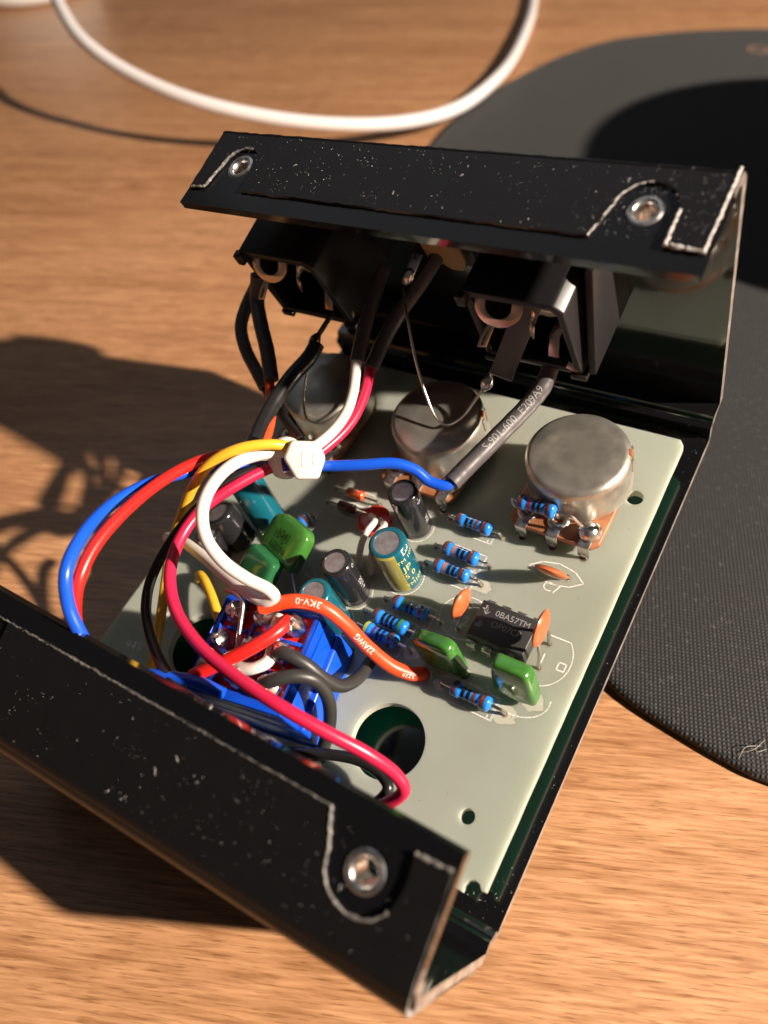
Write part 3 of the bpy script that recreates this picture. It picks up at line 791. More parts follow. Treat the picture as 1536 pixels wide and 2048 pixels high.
# ceramic discs
def disc_cap(label, h1, h2, cz, dia, lean, smudge=False):
    h1 = Vector(h1); h2 = Vector(h2); mid = (h1 + h2) / 2; e = (h2 - h1).normalized()
    up = Vector(lean).normalized(); c = Vector((mid.x, mid.y, 0)) + up * cz
    nrm = e.cross(up).normalized(); up = nrm.cross(e).normalized()
    root = thing("ceramic_capacitor", label, "capacitor", (mid.x, mid.y, 0), "orange disc capacitors")
    b = MB(); R_ = dia / 2; n = 30; prof = [(0.0, 0.95), (0.45, 0.86), (0.75, 0.62), (0.93, 0.34), (1.0, 0.0), (0.93, -0.34), (0.75, -0.62), (0.45, -0.86), (0.0, -0.95)]
    vs = []; fs = []
    for fr, hh in prof:
        for k in range(n):
            a = 2 * math.pi * k / n; rr = R_ * max(fr, 0.004)
            dip = 1 + (0.16 * max(0, -math.sin(a)) ** 3)
            vs.append(c + e * (rr * math.cos(a)) + up * (rr * math.sin(a) * dip) + nrm * (hh * 0.78))
    for i in range(len(prof) - 1):
        for k in range(n):
            fs.append([i * n + k, i * n + (k + 1) % n, (i + 1) * n + (k + 1) % n, (i + 1) * n + k])
    b.add(vs, fs); b.build("disc", M['ceramic'], root, angle=70)
    for h, s in ((h1, -1), (h2, 1)):
        l = MB(); st = c + e * (s * R_ * 0.55) - up * (R_ * 0.8)
        l.tube(catmull([st, st.lerp(h, 0.4) + Vector((0.15, 0, 0)), Vector((h.x, h.y, 0.9)), Vector((h.x, h.y, -0.6))], 5), 0.26, 8)
        l.build("lead", M['lead'], root); padhole(h)
    if smudge:
        k = MB(); k.lathe(c + up * (R_ * 0.3) - nrm * 0.80, -nrm, [(0.01, 0.10), (0.6, 0.06), (0.85, -0.05)], 16); k.build("black_smudge", M['cap_black'], root)
    return root
disc_cap("orange disc capacitor lying low right of the paired resistors", (27.23,-1.68,0.00), (31.49,-1.75,0.00), 3.4, 5.4, (0.06, -0.42, 1))
disc_cap("orange disc capacitor with black smudge left of the chip", (19.46,-16.11,0.00), (19.82,-11.72,0.00), 4.6, 5.2, (0.02, 0.05, 1), True)
disc_cap("orange disc capacitor on long leads at the chip's right end", (33.28,-16.81,0.00), (33.18,-12.77,0.00), 9.2, 5.6, (0.02, 0.06, 1))

# diodes
def diode(label, a, b, m_, band):
    a = Vector(a); b = Vector(b); ax = (b - a).normalized(); c = (a + b) / 2 + Vector((0, 0, 1.1))
    root = thing("diode", label, "diode", ((a + b) / 2), "small glass diodes")
    g = MB(); g.lathe(c - ax * 1.9, ax, [(0.05, 0), (0.6, 0.05), (0.85, 0.3), (0.88, 1.0), (0.88, 2.8), (0.85, 3.5), (0.6, 3.75), (0.05, 3.8)], 18); g.build("glass_body", m_, root)
    k = MB(); k.lathe(c - ax * 1.9, ax, [(0.90, 2.7), (0.90, 3.3)], 18); k.build("cathode_band", band, root)
    for e, h in ((c - ax * 1.8, a), (c + ax * 1.8, b)):
        l = MB(); bend_lead(l, e, h, 0.24); l.build("lead", M['lead'], root); padhole(h)
    n = Vector((-ax.y, ax.x, 0)); q = (a + b) / 2
    stroke([q + ax * u + n * v for u, v in ((-2.6, -1.4), (3.2, -1.4), (3.2, 1.4), (-2.6, 1.4))], 0.2, closed=True)
diode("orange glass diode below the cable tie", (-13.98,-0.54,0.00), (-4.18,-0.64,0.00), M['glass_orange'], M['w_orange'])
diode("dark red glass diode just below the orange one", (-13.94,-3.66,0.00), (-4.41,-3.51,0.00), M['glass_dark'], M['cap_black'])

# red light-emitting diode, set face down through the board, white sleeved leads
led = thing("indicator_light", "red light sunk in the board with two white sleeved legs", "light", LEDC)
g = MB(); g.lathe(LEDC, (0, 0, 1), [(2.4, -6.0), (2.5, -1.0), (3.0, 0.03), (3.05, 0.9), (2.9, 1.15), (2.5, 1.2), (0.02, 1.2)], 32); g.build("lens", M['led_red'], led)
for pts in (((-1.44,-12.85,-0.30), (-0.75,-12.33,2.50), (-0.17,-10.52,5.50), (0.57,-8.96,7.20), (0.26,-6.77,6.30), (LEDC.x - 0.9, LEDC.y + 0.4, 1.2)), ((1.15,-13.04,-0.30), (1.62,-12.39,2.50), (2.10,-10.34,5.50), (2.62,-8.78,7.20), (2.11,-6.70,6.00), (LEDC.x + 1.1, LEDC.y + 0.2, 1.2))):
    s_ = MB(); s_.tube(catmull(pts, 7), 0.58, 12); s_.build("white_sleeve", M['w_white'], led)

# dual in-line chip
IC = Vector(((22.2 + 32.0) / 2, -14.5, 0)); IC.x = 27.0
chip = thing("chip", "black eight legged chip with pale lettering between the disc capacitors", "chip", IC)
cbm = MB()
lx, ly, z0_, z1_, z2_ = 9.7, 6.5, 1.2, 2.6, 4.4
def rect(z, dx, dy): return [(IC.x + sx * (lx / 2 - dx), IC.y + sy * (ly / 2 - dy), z) for sx, sy in ((-1, -1), (1, -1), (1, 1), (-1, 1))]
vs = rect(z0_, 0.30, 0.30) + rect(z1_, 0, 0) + rect(z2_, 0.38, 0.38)
fs = [[3, 2, 1, 0], [8, 9, 10, 11]] + [[b + i, b + (i + 1) % 4, b + 4 + (i + 1) % 4, b + 4 + i] for b in (0, 4) for i in range(4)]
cbm.add(vs, fs); cbody = cbm.build("body", M['chip'], chip, bev=0.12)
dm = MB(); dm.lathe((IC.x - 3.6, IC.y - 0.9, z2_), (0, 0, 1), [(0.02, -0.0), (0.55, 0.004), (0.62, 0.012)], 20); dm.build("index_dimple", M['cap_black'], cbody)
for sy in (-1, 1):
    for k in range(4):
        px = IC.x - 3.81 + 2.54 * k; py = IC.y + sy * ly / 2
        p = MB()
        pts = [(py - sy * 0.1, 2.6), (py + sy * 0.35, 2.6), (py + sy * 0.58, 2.35), (py + sy * 0.66, 1.2), (py + sy * 0.68, 0.9)]
        for (y0, za), (y1, zb) in zip(pts, pts[1:]):
            a = Vector((px, y0, za)); b = Vector((px, y1, zb)); d = (b - a).normalized()
            p.box((a + b) / 2, 1.45, (b - a).length + 0.12, 0.28, (1, 0, 0), d, Vector((1, 0, 0)).cross(d))
        p.box((px, py + sy * 0.68, 0.2), 0.55, 0.28, 1.7)
        p.build("pin", M['tin'], chip, bev=0.06)
tx = MB()
icf = lambda ox, oy: (lambda x, y: Vector((IC.x + ox + x, IC.y + oy + y, z2_ + 0.012)))
text_on(tx, "0BA57TM", 1.35, icf(0.9, 1.55)); text_on(tx, "OP07CP", 1.35, icf(0.6, -0.25))
text_on(tx, "ti", 1.3, icf(-3.4, 1.55))
tx.add([icf(-3.4, 1.55)(x, y) for x, y in ((-0.75, 0.1), (-0.2, 0.2), (-0.25, 0.7), (0.05, 0.7), (0.02, 0.45), (0.0, 0.3), (-0.1, 0.0), (-0.4, -0.1))], [list(range(8))])
tx.add([icf(-3.4, 1.55)(x, y) for x, y in ((-0.2, -0.35), (0.3, -0.5), (0.75, 0.0), (0.6, -0.35), (0.25, -0.75), (0.05, -0.65))], [list(range(6))])
tx.build("lettering", M['ink_soft'], cbody)

# silkscreen around the discs and chip
def ellipse_arc(c, a, b, t0, t1, n=24): return [(c[0] + a * math.cos(t0 + (t1 - t0) * i / n), c[1] + b * math.sin(t0 + (t1 - t0) * i / n)) for i in range(n + 1)]
c7 = (29.4, -1.75)
stroke([(c7[0] - 4.4, c7[1]), (c7[0] - 2.6, c7[1] - 1.35), (c7[0], c7[1] - 1.9), (c7[0] + 2.8, c7[1] - 1.35), (c7[0] + 4.6, c7[1]), (c7[0] + 2.8, c7[1] + 1.35), (c7[0], c7[1] + 1.9), (c7[0] - 2.6, c7[1] + 1.35)], 0.2, closed=True)
print_text("C7", 2.3, (29.75,-4.23,0.00), 0.0)
stroke(ellipse_arc((19.64,-14.02,0.00), 4.2, 3.6, math.radians(70), math.radians(300)), 0.2)
print_text("C2", 2.4, (19.14,-14.60,0.00), 0.0)
c1 = (33.3, -14.8)
stroke(ellipse_arc(c1, 4.0, 4.6, math.radians(-80), math.radians(48)), 0.2); stroke([(c1[0] - 0.4, c1[1] + 3.4), (c1[0] + 2.7, c1[1] + 3.4)], 0.2)
print_text("1", 2.4, (33.19,-15.33,0.00), 0.0); stroke([(x + 36.15, y - 15.4) for x, y in ((-0.55, -0.6), (0.55, -0.6), (0.55, 0.6), (-0.55, 0.6))], 0.2, closed=True)
stroke(ellipse_arc((32.18,-21.37,0.00), 4.7, 3.4, math.radians(195), math.radians(370)), 0.2)
stroke([(20.75,-23.68,0.00), (24.63,-23.10,0.00), (27.13,-23.13,0.00)], 0.24)
print_text("94V", 2.4, (-31.91,-41.85,0.00), 0.25)
print_text("R2", 2.2, (-8.86,-17.47,0.00), 0.6); print_text("C8", 2.4, (-8.15,-21.80,0.00), 0.4)
stroke([(-29.67,-35.01,0.00), (-29.42,-32.28,-0.00)], 0.9)

# ------------------------------------------------------------------ potentiometers
def pot(cx, label, extra=False):
    cy = 14.2
    root = thing("potentiometer", label, "potentiometer", (cx, cy, 0), "potentiometers with round metal cans")
    can = MB()
    can.lathe((cx, cy, 0), (0, 0, 1), [(8.1, 3.3), (8.35, 3.4), (8.25, 4.2), (8.2, 8.9), (8.05, 9.7), (7.6, 10.25), (7.0, 10.45), (4, 10.5), (0.02, 10.5)], 64)
    can.build("can", M['nickel'], root, angle=60)
    tb = MB()
    for a in (12, 28):
        d = Vector((math.cos(math.radians(a)), math.sin(math.radians(a)), 0))
        tb.box(Vector((cx, cy, 8.4)) + d * 8.15, 0.5, 0.9, 2.6, d, Vector((-d.y, d.x, 0)), (0, 0, 1))
    tb.build("crimp_tab", M['nickel'], root, bev=0.15)
    dk = MB(); d = Vector((math.cos(math.radians(20)), math.sin(math.radians(20)), 0))
    dk.box(Vector((cx, cy, 9.6)) + d * 7.75, 0.9, 1.3, 1.3, d, Vector((-d.y, d.x, 0)), (0, 0, 1)); dk.build("crimp_slot", M['phenolic'], root, bev=0.2)
    w = MB()
    o_ = [(cx - 7.6, cy + 2), (cx - 7.6, 3.9), (cx - 6.6, 2.9), (cx + 6.2, 2.9), (cx + 7.4, 4.0), (cx + 7.6, cy + 2)] + [(cx + 8.4 * math.cos(a), cy + 8.4 * math.sin(a)) for a in [math.radians(x) for x in range(20, 170, 15)]]
    w.prism(o_, [], xyz, 1.9, 3.1); w.build("wafer", M['phenolic'], root, bev=0.25)
    for k, dx in enumerate((-5.1, 0.1, 5.3)):
        r_ = MB(); q = Vector((cx + dx, 5.6, 3.1))
        r_.lathe(q, (0, 0, 1), [(1.75, 0.0), (1.75, 0.3), (1.3, 0.55), (0.95, 0.6), (0.7, 0.35), (0.65, 0.02)], 24)
        r_.box((cx + dx, 3.9, 3.25), 1.9, 2.6, 0.3); r_.box((cx + dx, 2.55, 1.9), 1.9, 0.3, 2.9); r_.box((cx + dx, 2.5, 0.2), 1.0, 0.3, 1.8)
        r_.build("terminal", M['tin'], root, bev=0.1)
        padhole((cx + dx, 2.5, 0), 0.6)
    if extra:
        s_ = MB(); s_.lathe((cx + 5.3, 5.2, 3.2), (0, 0, 1), [(1.75, 0), (1.72, 0.6), (1.5, 1.25), (1.05, 1.75), (0.5, 2.0), (0.02, 2.05)], 26); s_.build("solder_blob", M['solder'], root, angle=80)
    kb = MB(); kb.lathe((cx, cy, 0), (0, 0, -1), [(3.4, 1.7), (3.4, 13), (8.0, 13.1), (8.2, 20), (7.5, 24), (0.02, 24.2)], 28); kb.build("knob", M['knob'], root)
    return root
pot(27.0, "potentiometer with clean round can and a resistor soldered across it, at right", True)
pot(1.9, "middle potentiometer, its round can half behind the bare wire")
pot(-22.6, "potentiometer in shadow behind the white and crimson wires, at left")
# the resistor soldered across the right-hand terminals
rr = thing("resistor", "resistor soldered across the terminals of the right potentiometer", "resistor", (25, 4.5, 5), "blue banded resistors")
PA = Vector((20.63,5.32,6.20)); PBR = Vector((27.18,5.21,6.60))
axr = (PBR - PA).normalized(); lengthr = (PBR - PA).length
def radr(s):
    e = min(s, lengthr - s)
    if e < 0.5: return 1.32 * math.sqrt(max(0.02, 1 - ((0.5 - e) / 0.5) ** 2)) * 0.96 + 0.02
    if e < 1.3: return 1.32
    if e < 1.8: return 1.32 - 0.24 * (e - 1.3) / 0.5
    return 1.08
g = MB(); g.lathe(PA, axr, [(0.05, 0)] + [(radr(lengthr * i / 36), lengthr * i / 36) for i in range(37)] + [(0.05, lengthr)], 22); rbody = g.build("body", M['r_blue'], rr)
for pos, colr, wd in B5('brown', 'red', 'black', 'black', 'brown'):
    s0 = pos * lengthr - wd / 2
    k = MB(); k.lathe(PA, axr, [(radr(s0 + wd * i / 4) + 0.025, s0 + wd * i / 4) for i in range(5)], 22); k.build("colour_band", M['band_' + colr], rbody)
for pts in ((PA + axr * 0.2, PA - axr * 0.9 + Vector((0, 0, 0.1)), PA - axr * 1.3 + Vector((0.5, -0.2, -1.4)), Vector((22.2, 5.4, 3.5))), (PBR - axr * 0.2, PBR + axr * 1.4, PBR + axr * 2.6 + Vector((0, 0, -0.3)), Vector((31.6, 5.0, 4.4)))):
    l = MB(); l.tube(catmull(pts, 6), 0.27, 8); l.build("lead", M['lead'], rr)

# ------------------------------------------------------------------ foot switch
fsw = thing("foot_switch", "blue foot switch with red top and nine soldered lugs at the front", "switch", SWC)
ex = Vector((math.cos(SWA), math.sin(SWA), 0)); ey = Vector((-math.sin(SWA), math.cos(SWA), 0))
W2, H2, ZT = 8.0, 7.7, 14.0
b = MB()
b.prism([(-W2 - 0.5, -H2), (W2 + 0.7, -H2), (W2 + 0.7, H2), (-W2 - 0.5, H2)], [], sw, -6.25, 7.0)
b.prism([(-W2, -H2 + 0.0), (W2, -H2), (W2, H2), (-W2, H2)], [], sw, 6.9, 12.2)
b.build("body", M['switch_blue'], fsw, bev=0.5, seg=3)
rim = MB()
for c_, sx, sy in (((0, H2 - 0.4), 2 * W2, 0.8), ((0, -H2 + 0.8), 2 * W2, 1.6), ((-W2 + 0.35, 0.4), 0.7, 2 * H2 - 2.4), ((W2 - 0.45, 0.4), 0.9, 2 * H2 - 2.4)):
    rim.box(sw(c_[0], c_[1], ZT - 1.0), sx, sy, 2.2, ex, ey)
rim.build("rim", M['switch_blue'], fsw, bev=0.25)
pl = MB(); pl.box(sw(0.0, 0.4, 12.9), 2 * W2 - 1.6, 2 * H2 - 2.4, 0.9, ex, ey); plate_ = pl.build("top_plate", M['switch_red'], fsw, bev=0.1)
for v in (2.6, -2.3):
    for u in (-4.4, 0.6, 5.4):
        r_ = MB(); r_.box(sw(u, v, 13.5), 3.5, 0.6, 0.7, ex, ey); r_.build("ridge", M['switch_blue'], plate_, bev=0.15)
for u in (-2.0, 3.0):
    r_ = MB(); r_.box(sw(u, 0.3, 13.45), 0.5, 11, 0.6, ex, ey); r_.build("ridge", M['switch_blue'], plate_, bev=0.15)
LUG = {}
for j, v in enumerate((4.7, 0.1, -4.5)):
    for i, u in enumerate((-5.0, 0.2, 5.2)):
        p = sw(u, v, 0); LUG[(i, j)] = sw(u, v, 17.0)
        l = MB(); l.box(sw(u, v, 14.6), 0.6, 2.2, 4.4, ex, ey)
        lg = l.build("lug", M['tin'], fsw, bev=0.15)
        s_ = MB(); q = sw(u + RND.uniform(-0.2, 0.2), v + RND.uniform(-0.2, 0.2), 14.6); hh = RND.uniform(2.2, 3.0)
        kk = RND.uniform(1.15, 1.45)
        s_.lathe(q, ex * RND.uniform(-0.25, 0.25) + ey * RND.uniform(-0.2, 0.2) + Vector((0, 0, 1)), [(0.02, -1.2), (0.9 * kk, -1.0), (1.25 * kk, -0.3), (1.1 * kk, hh * 0.4), (0.85 * kk, hh * 0.75), (0.5 * kk, hh * 0.95), (0.02, hh)], 10)
        for q_ in range(len(s_.v)):
            s_.v[q_] += Vector((RND.uniform(-1, 1), RND.uniform(-1, 1), RND.uniform(-1, 1))) * 0.16
        s_.build("solder_blob", M['solder'], lg, angle=35)
bt = MB(); bt.lathe((SWC.x, SWC.y, 0), (0, 0, -1), [(6, 6.3), (6, 9), (5, 9.2), (5, 15.5), (4, 16.5), (0.02, 16.6)], 24); bt.build("button", M['steel'], fsw)

# ------------------------------------------------------------------ jacks on the back wall
EX = Vector((1, 0, 0)); EW = -wdn; EN = nin                                   # right, up the wall, into the enclosure
def audio_jack(x0, label, zt=35.0, yf=18.85, plate=True):
    o = Vector((x0, yf, zt)); W_, H_, D_ = 16.0, 16.6, 18.5
    P = lambda u, v, d: o + EX * u + wdn * v - nin * d                         # u right, v down, d back from the open front
    root = thing("audio_jack", label, "jack", P(8, H_, 9), "black plastic audio jacks")
    h = MB()
    h.prism([(0, 0), (W_ - 2.2, 0), (W_ - 0.7, 1.3), (W_ + 0.1, H_), (0, H_)], [[(1.2, 1.3), (1.2, H_ - 1.3), (W_ - 1.2, H_ - 1.3), (W_ - 1.9, 2.3), (W_ - 2.7, 1.3)]], lambda u, v, d: P(u, v, d), 0, D_)
    h.build("housing", M['jack_plastic'], root, bev=0.35, seg=3)
    bk = MB(); bk.box(P(7.2, H_ / 2 + 0.4, 14.5), 11.5, 14, 6, EX, EW, nin); bk.build("inner_block", M['jack_plastic'], root)
    rb = MB()
    if plate: rb.prism([(5.5, -1.0), (D_, -1.0), (D_, H_ - 0.5), (0.3, H_ - 0.5)], [], lambda d, v, k: P(W_ - 0.2 + k + 0.03 * v, v, d), 0.5, 1.7)
    if plate: rb.build("side_plate", M['jack_plastic'], root, bev=0.2)
    for (u, v) in ((W_ - 0.6, H_ + 0.3), (1.0, H_ + 0.3)):
        ft = MB(); ft.box(P(u, v, 0.9), 2.6, 1.3, 2.6, EX, EW, nin); ft.build("foot", M['jack_plastic'], root, bev=0.25)
    cl = MB(); cl.box(P(0.1, 1.3, -0.3), 1.5, 2.3, 1.6, EX, EW, nin); cl.build("corner_clip", M['jack_plastic'], root, bev=0.3)
    sh_ = o - Vector((9.2, 18.85, 35.0))
    K = lambda p: Vector(p) + sh_
    # horseshoe contact reaching out of the open front
    c_ = K((14.50,19.97,33.00)); hu = EX; hv = (wdn * 0.75 + nin * 0.66).normalized(); hn = hu.cross(hv).normalized()
    hs = MB(); outer = []; inner = []
    for k in range(17):
        a = math.pi * k / 16
        outer.append((3.7 * math.cos(a), 0.6 + 3.0 * math.sin(a))); inner.append((2.05 * math.cos(a), 0.6 + 1.75 * math.sin(a)))
    hs.prism([(3.7, -1.4)] + outer + [(-3.7, -1.4), (-2.05, -1.4)] + inner[::-1] + [(2.05, -1.4)], [], lambda u, v, d: c_ + hu * u + hv * v + hn * d, -0.22, 0.22); hs.build("horseshoe_contact", M['brass'], root, bev=0.08)
    lg = MB(); q = c_ + hv * 3.3 - EX * 1.1
    lg.tube([q, q + hv * 1.6 - EX * 0.9 + nin * 0.5, q + hv * 2.7 - EX * 1.1 + nin * 0.9, q + hv * 2.5 - EX * 0.2 + nin * 0.9, q + EX * 0.5], 0.36, 8, flat=0.5); lg.build("loop_lug", M['brass'], root)
    # spring contact
    sp = MB()
    pts = catmull([K((22.42,22.61,31.00)), K((21.02,22.08,31.00)), K((19.77,21.64,31.50)), K((19.04,20.80,31.00)), K((18.79,20.31,29.50)), K((19.47,19.91,28.50))], 6)
    vs = []; fs = []
    for p_ in pts: vs += [p_ + wdn * 0.9 + nin * 0.5, p_ - wdn * 0.9 - nin * 0.5]
    for i in range(len(pts) - 1): fs.append([2 * i, 2 * i + 1, 2 * i + 3, 2 * i + 2])
    sp.add(vs, fs); so = sp.build("spring_contact", M['brass'], root)
    md = so.modifiers.new("thick", 'SOLIDIFY'); md.thickness = 0.0004
    # strap lug at the lower right, then a hooked tab
    l2 = MB(); pts = [K((20.78,25.79,25.00)), K((20.17,24.34,23.50)), K((20.50,22.72,21.00))]
    for a, b_ in zip(pts, pts[1:]):
        d = (b_ - a).normalized(); l2.box((a + b_) / 2, 1.7, (b_ - a).length + 0.3, 0.45, EX, d, EX.cross(d))
    l2.build("solder_lug", M['brass'], root, bev=0.1)
    l3 = MB(); q = K((22.84,23.31,21.80)); tv = perp((CAMC - q).normalized(), wdn); tu = EX
    o3 = []; i3 = []
    for k in range(9):
        a = math.radians(-25 + 150 * k / 8); o3.append((1.9 * math.cos(a), 0.6 + 2.1 * math.sin(a))); i3.append((0.75 * math.cos(a), 0.3 + 1.1 * math.sin(a)))
    l3.prism(o3 + i3[::-1], [], lambda u, v, d: q + tu * u + tv * v + nin * d, -0.2, 0.25); l3.build("hook_contact", M['brass'], root, bev=0.06)
    # bushing and nut outside the wall
    nt_ = MB(); c2 = P(8, H_ / 2 - 0.6, D_ - 2)
    nt_.lathe(c2, -nin, [(4.4, 0), (4.4, 5.4)], 24); nt_.build("bushing", M['steel'], root)
    nu = MB(); nu.lathe(c2, -nin, [(4.4, 2.6), (7.4, 2.6), (7.8, 3.1), (7.8, 4.5), (7.3, 5.0), (4.4, 5.0)], 30); nu.build("nut", M['nut'], root)
    return P
JR = audio_jack(9.2, "black audio jack with horseshoe contact at right, lettered tube soldered to it")
JL = audio_jack(-33.0, "black audio jack at left with two grey tubes hanging from it", plate=False)

# small power jack between them
pj = thing("power_jack", "small power jack with tan plate between the two audio jacks", "jack", (-2, 33, 24))
tq = Vector((-1.26,31.00,29.53))
p = MB()
p.prism([(-3.6, -2.4), (-3.9, -4.2), (2.6, -4.6), (3.6, -2.6), (3.9, 1.0), (3.0, 3.6), (0.6, 3.8), (-1.2, 2.2), (-3.2, 1.8)], [], lambda u, v, d: tq + EX * u + wdn * v - nin * d, 0, 1.2)
p.build("tan_plate", M['tan'], pj, bev=0.15)
p = MB(); p.box(tq - nin * 4.6 - wdn * 0.5, 9.5, 9.5, 6.5, EX, EW, nin); p.build("body", M['jack_plastic'], pj, bev=0.4)
p = MB(); q0 = Vector((-5.13,30.00,29.72)); q1 = Vector((-6.45,27.00,26.53))
d_ = (q1 - q0).normalized(); p.box((q0 + q1) / 2, 1.9, (q1 - q0).length, 0.5, EX, d_, EX.cross(d_)); p.build("solder_lug", M['tin'], pj, bev=0.12)
p = MB(); p.lathe(q1 - d_ * 1.2, d_, [(0.02, -1.2), (0.9, -0.6), (1.1, 0.5), (0.7, 1.6), (0.02, 2.0)], 14); p.build("solder_blob", M['solder'], pj)

# ------------------------------------------------------------------ wires
def wire(name, label, pts, od, m_, sub=8, group="coloured hook-up wires", cat="wire", parts=()):
    path = catmull(pts, sub)
    w = MB(); w.tube(path, od / 2, 16)
    root = thing(name, label, cat, pts[-1] if Vector(pts[-1]).z < Vector(pts[0]).z else pts[0], group)
    w.build("insulation", m_, root, angle=50)
    return root, path
def sleeve(root, pts, od, m_, name="heat_shrink", sub=8, wob=0.0):
    path = catmull(pts, sub); N = len(path)
    r = [od / 2 * (1 + wob * math.sin(i * 1.7) * 0.5 + wob * RND.uniform(-0.3, 0.3)) for i in range(N)]
    s_ = MB(); s_.tube(path, r, 18); s_.build(name, m_, root, angle=50)
    return path
def blob(root, p, ax, r=0.9, l=2.2):
    s_ = MB(); s_.lathe(p, ax, [(0.02, -l * 0.5), (r * 0.45, -l * 0.4), (r * 0.95, -l * 0.1), (r, l * 0.15), (r * 0.6, l * 0.4), (0.02, l * 0.55)], 14); s_.build("solder_blob", M['solder'], root, angle=80)

# blue lead to the right jack, sleeved at the jack end
root, _ = wire("blue_lead", "blue wire running right from the cable tie into a lettered black tube", [(-12.03,-8.45,20.00), (-7.68,-7.46,20.00), (-4.00,-6.39,20.00), (0.59,-4.24,19.50), (5.13,-1.64,18.50), (7.84,-0.86,17.00), (10.10,-1.00,15.20), (12.57,-0.23,14.40), (13.71,2.61,14.40)], 1.75, M['w_blue'])
pth = sleeve(root, [(12.98,0.31,14.40), (13.83,3.26,14.50), (16.20,10.82,14.80), (18.42,17.24,15.60), (19.46,20.47,16.80), (19.55,23.23,18.20), (19.30,26.19,19.50)], 2.85, M['shrink'], wob=0.03)
tx = MB(); at, LL = tube_frame(pth); text_tube(tx, "S-901-600  E209A9", 1.75, pth, 1.43, LL * 0.50, turn=0.12); tx.build("tube_lettering", M['ink_soft'], root)

# white and crimson leads of the power jack
root, _ = wire("white_lead", "white wire rising from the cable tie to a grey tube", [(-13.06,-6.62,20.50), (-8.83,-5.41,20.50), (-7.15,-1.48,20.00), (-7.03,3.49,19.50), (-8.00,7.81,19.80), (-10.04,13.18,21.00), (-10.45,15.78,22.00)], 1.75, M['w_white'])
sleeve(root, [(-9.92,12.99,21.00), (-11.02,17.69,22.50), (-11.61,21.90,24.00), (-11.83,25.51,25.50), (-11.68,28.49,27.00)], 2.45, M['shrink'], wob=0.015)
root, _ = wire("crimson_lead", "crimson wire rising from the cable tie to a grey tube", [(-13.02,-7.39,19.50), (-9.00,-6.15,19.00), (-7.20,-1.71,18.30), (-6.50,4.01,17.80), (-7.18,9.48,18.20), (-8.42,14.04,19.00), (-8.58,17.09,20.00)], 1.75, M['w_crimson'])
sleeve(root, [(-8.31,13.85,19.00), (-8.30,19.47,20.50), (-7.15,24.10,22.50), (-5.02,27.85,25.00), (-3.22,30.64,27.50), (-2.30,32.39,29.00)], 2.5, M['shrink'], wob=0.015)

# bare ground wires
root, _ = wire("ground_wire", "thin bare wire hanging from the power jack and hooked to the right jack", [(-7.79,27.00,24.55), (-3.72,21.35,25.00), (-1.36,17.34,20.00), (1.12,14.25,15.00), (3.67,12.11,12.20), (5.47,11.86,11.60), (7.25,13.80,11.80), (8.70,16.75,13.50), (10.04,18.45,15.50), (11.09,19.54,17.50)], 0.5, M['lead'], group="bare ground wires")
blob(root, (10.25,18.67,15.80), Vector((11.09,19.54,17.50)) - Vector((9.16,17.92,14.20)), 1.0, 3.4)
root, _ = wire("ground_wire", "thin bare wire bent over the shaded potentiometer behind the white wire", [(-22.27,15.09,18.00), (-22.35,10.49,14.00), (-21.66,7.44,11.50), (-19.67,5.50,11.00), (-16.59,5.77,11.00), (-14.15,9.17,11.50), (-12.78,14.06,12.50), (-12.76,18.46,13.00)], 0.5, M['lead'], group="bare ground wires")

# flat sleeve hanging from the right jack
root = thing("flat_sleeve", "flat grey sleeve hanging from the right audio jack", "sleeve", (11.26,19.37,17.50))
a = Vector((18.63,21.50,32.85)); b_ = Vector((12.71,19.73,17.80)); 
d = (b_ - a).normalized(); nn = perp(d, CAMC - a); xx = d.cross(nn)
s_ = MB(); s_.box((a + b_) / 2, 3.7, (b_ - a).length, 1.1, xx, d, nn); s_.build("tube", M['shrink'], root, bev=0.3)
s_ = MB(); s_.box(b_ + d * 0.06, 3.9, 0.22, 1.3, xx, d, nn); s_.build("cut_end", M['ink'], root, bev=0.05)

# leads hanging from the left jack
root, _ = wire("black_lead", "left of two grey tubes hanging from the left jack, black wire below", [(-31.87,9.27,19.00), (-28.96,7.05,17.00), (-25.60,5.01,15.00), (-18.92,1.00,16.00), (-12.91,-2.52,18.00)], 1.6, M['w_black'])
sleeve(root, [(-35.75,21.00,24.96), (-35.99,16.94,23.50), (-35.49,13.50,22.00), (-33.14,10.44,20.00), (-30.21,8.21,18.00), (-27.39,6.15,16.50)], 2.3, M['shrink'], wob=0.02)
root, _ = wire("red_lead", "red wire below the right of two grey tubes hanging from the left jack", [(-25.36,7.13,20.00), (-23.71,4.40,19.00), (-20.21,-0.22,19.00), (-17.94,-4.29,19.50), (-16.87,-7.51,20.00)], 1.7, M['w_orange'])
sleeve(root, [(-32.40,20.00,29.00), (-33.25,17.90,25.00), (-30.23,13.92,23.50), (-26.94,10.16,22.00), (-23.85,5.79,20.00)], 2.6, M['shrink'], wob=0.03)
root, _ = wire("dark_lead", "thick black tube running down left from the left jack's lower lug", [(-21.20,4.00,19.00), (-20.19,-1.74,19.50), (-18.79,-6.04,20.00), (-17.83,-8.74,20.50)], 1.7, M['w_black'])
sleeve(root, [(-19.80,15.01,20.50), (-19.93,12.22,20.00), (-20.97,8.03,19.50), (-20.84,1.96,19.50), (-19.63,-3.08,20.00), (-18.20,-6.77,20.50)], 2.75, M['shrink_black'], wob=0.02)
blob(root, (-20.63,15.27,20.50), Vector((-20.17,19.76,21.50)) - Vector((-20.44,14.29,20.20)), 1.0, 3.6)
l = MB(); l.tube([(-20.58,15.43,20.60), (-20.08,20.50,21.53)], 0.6, 8, flat=0.5); l.build("solder_lug", M['tin'], root)
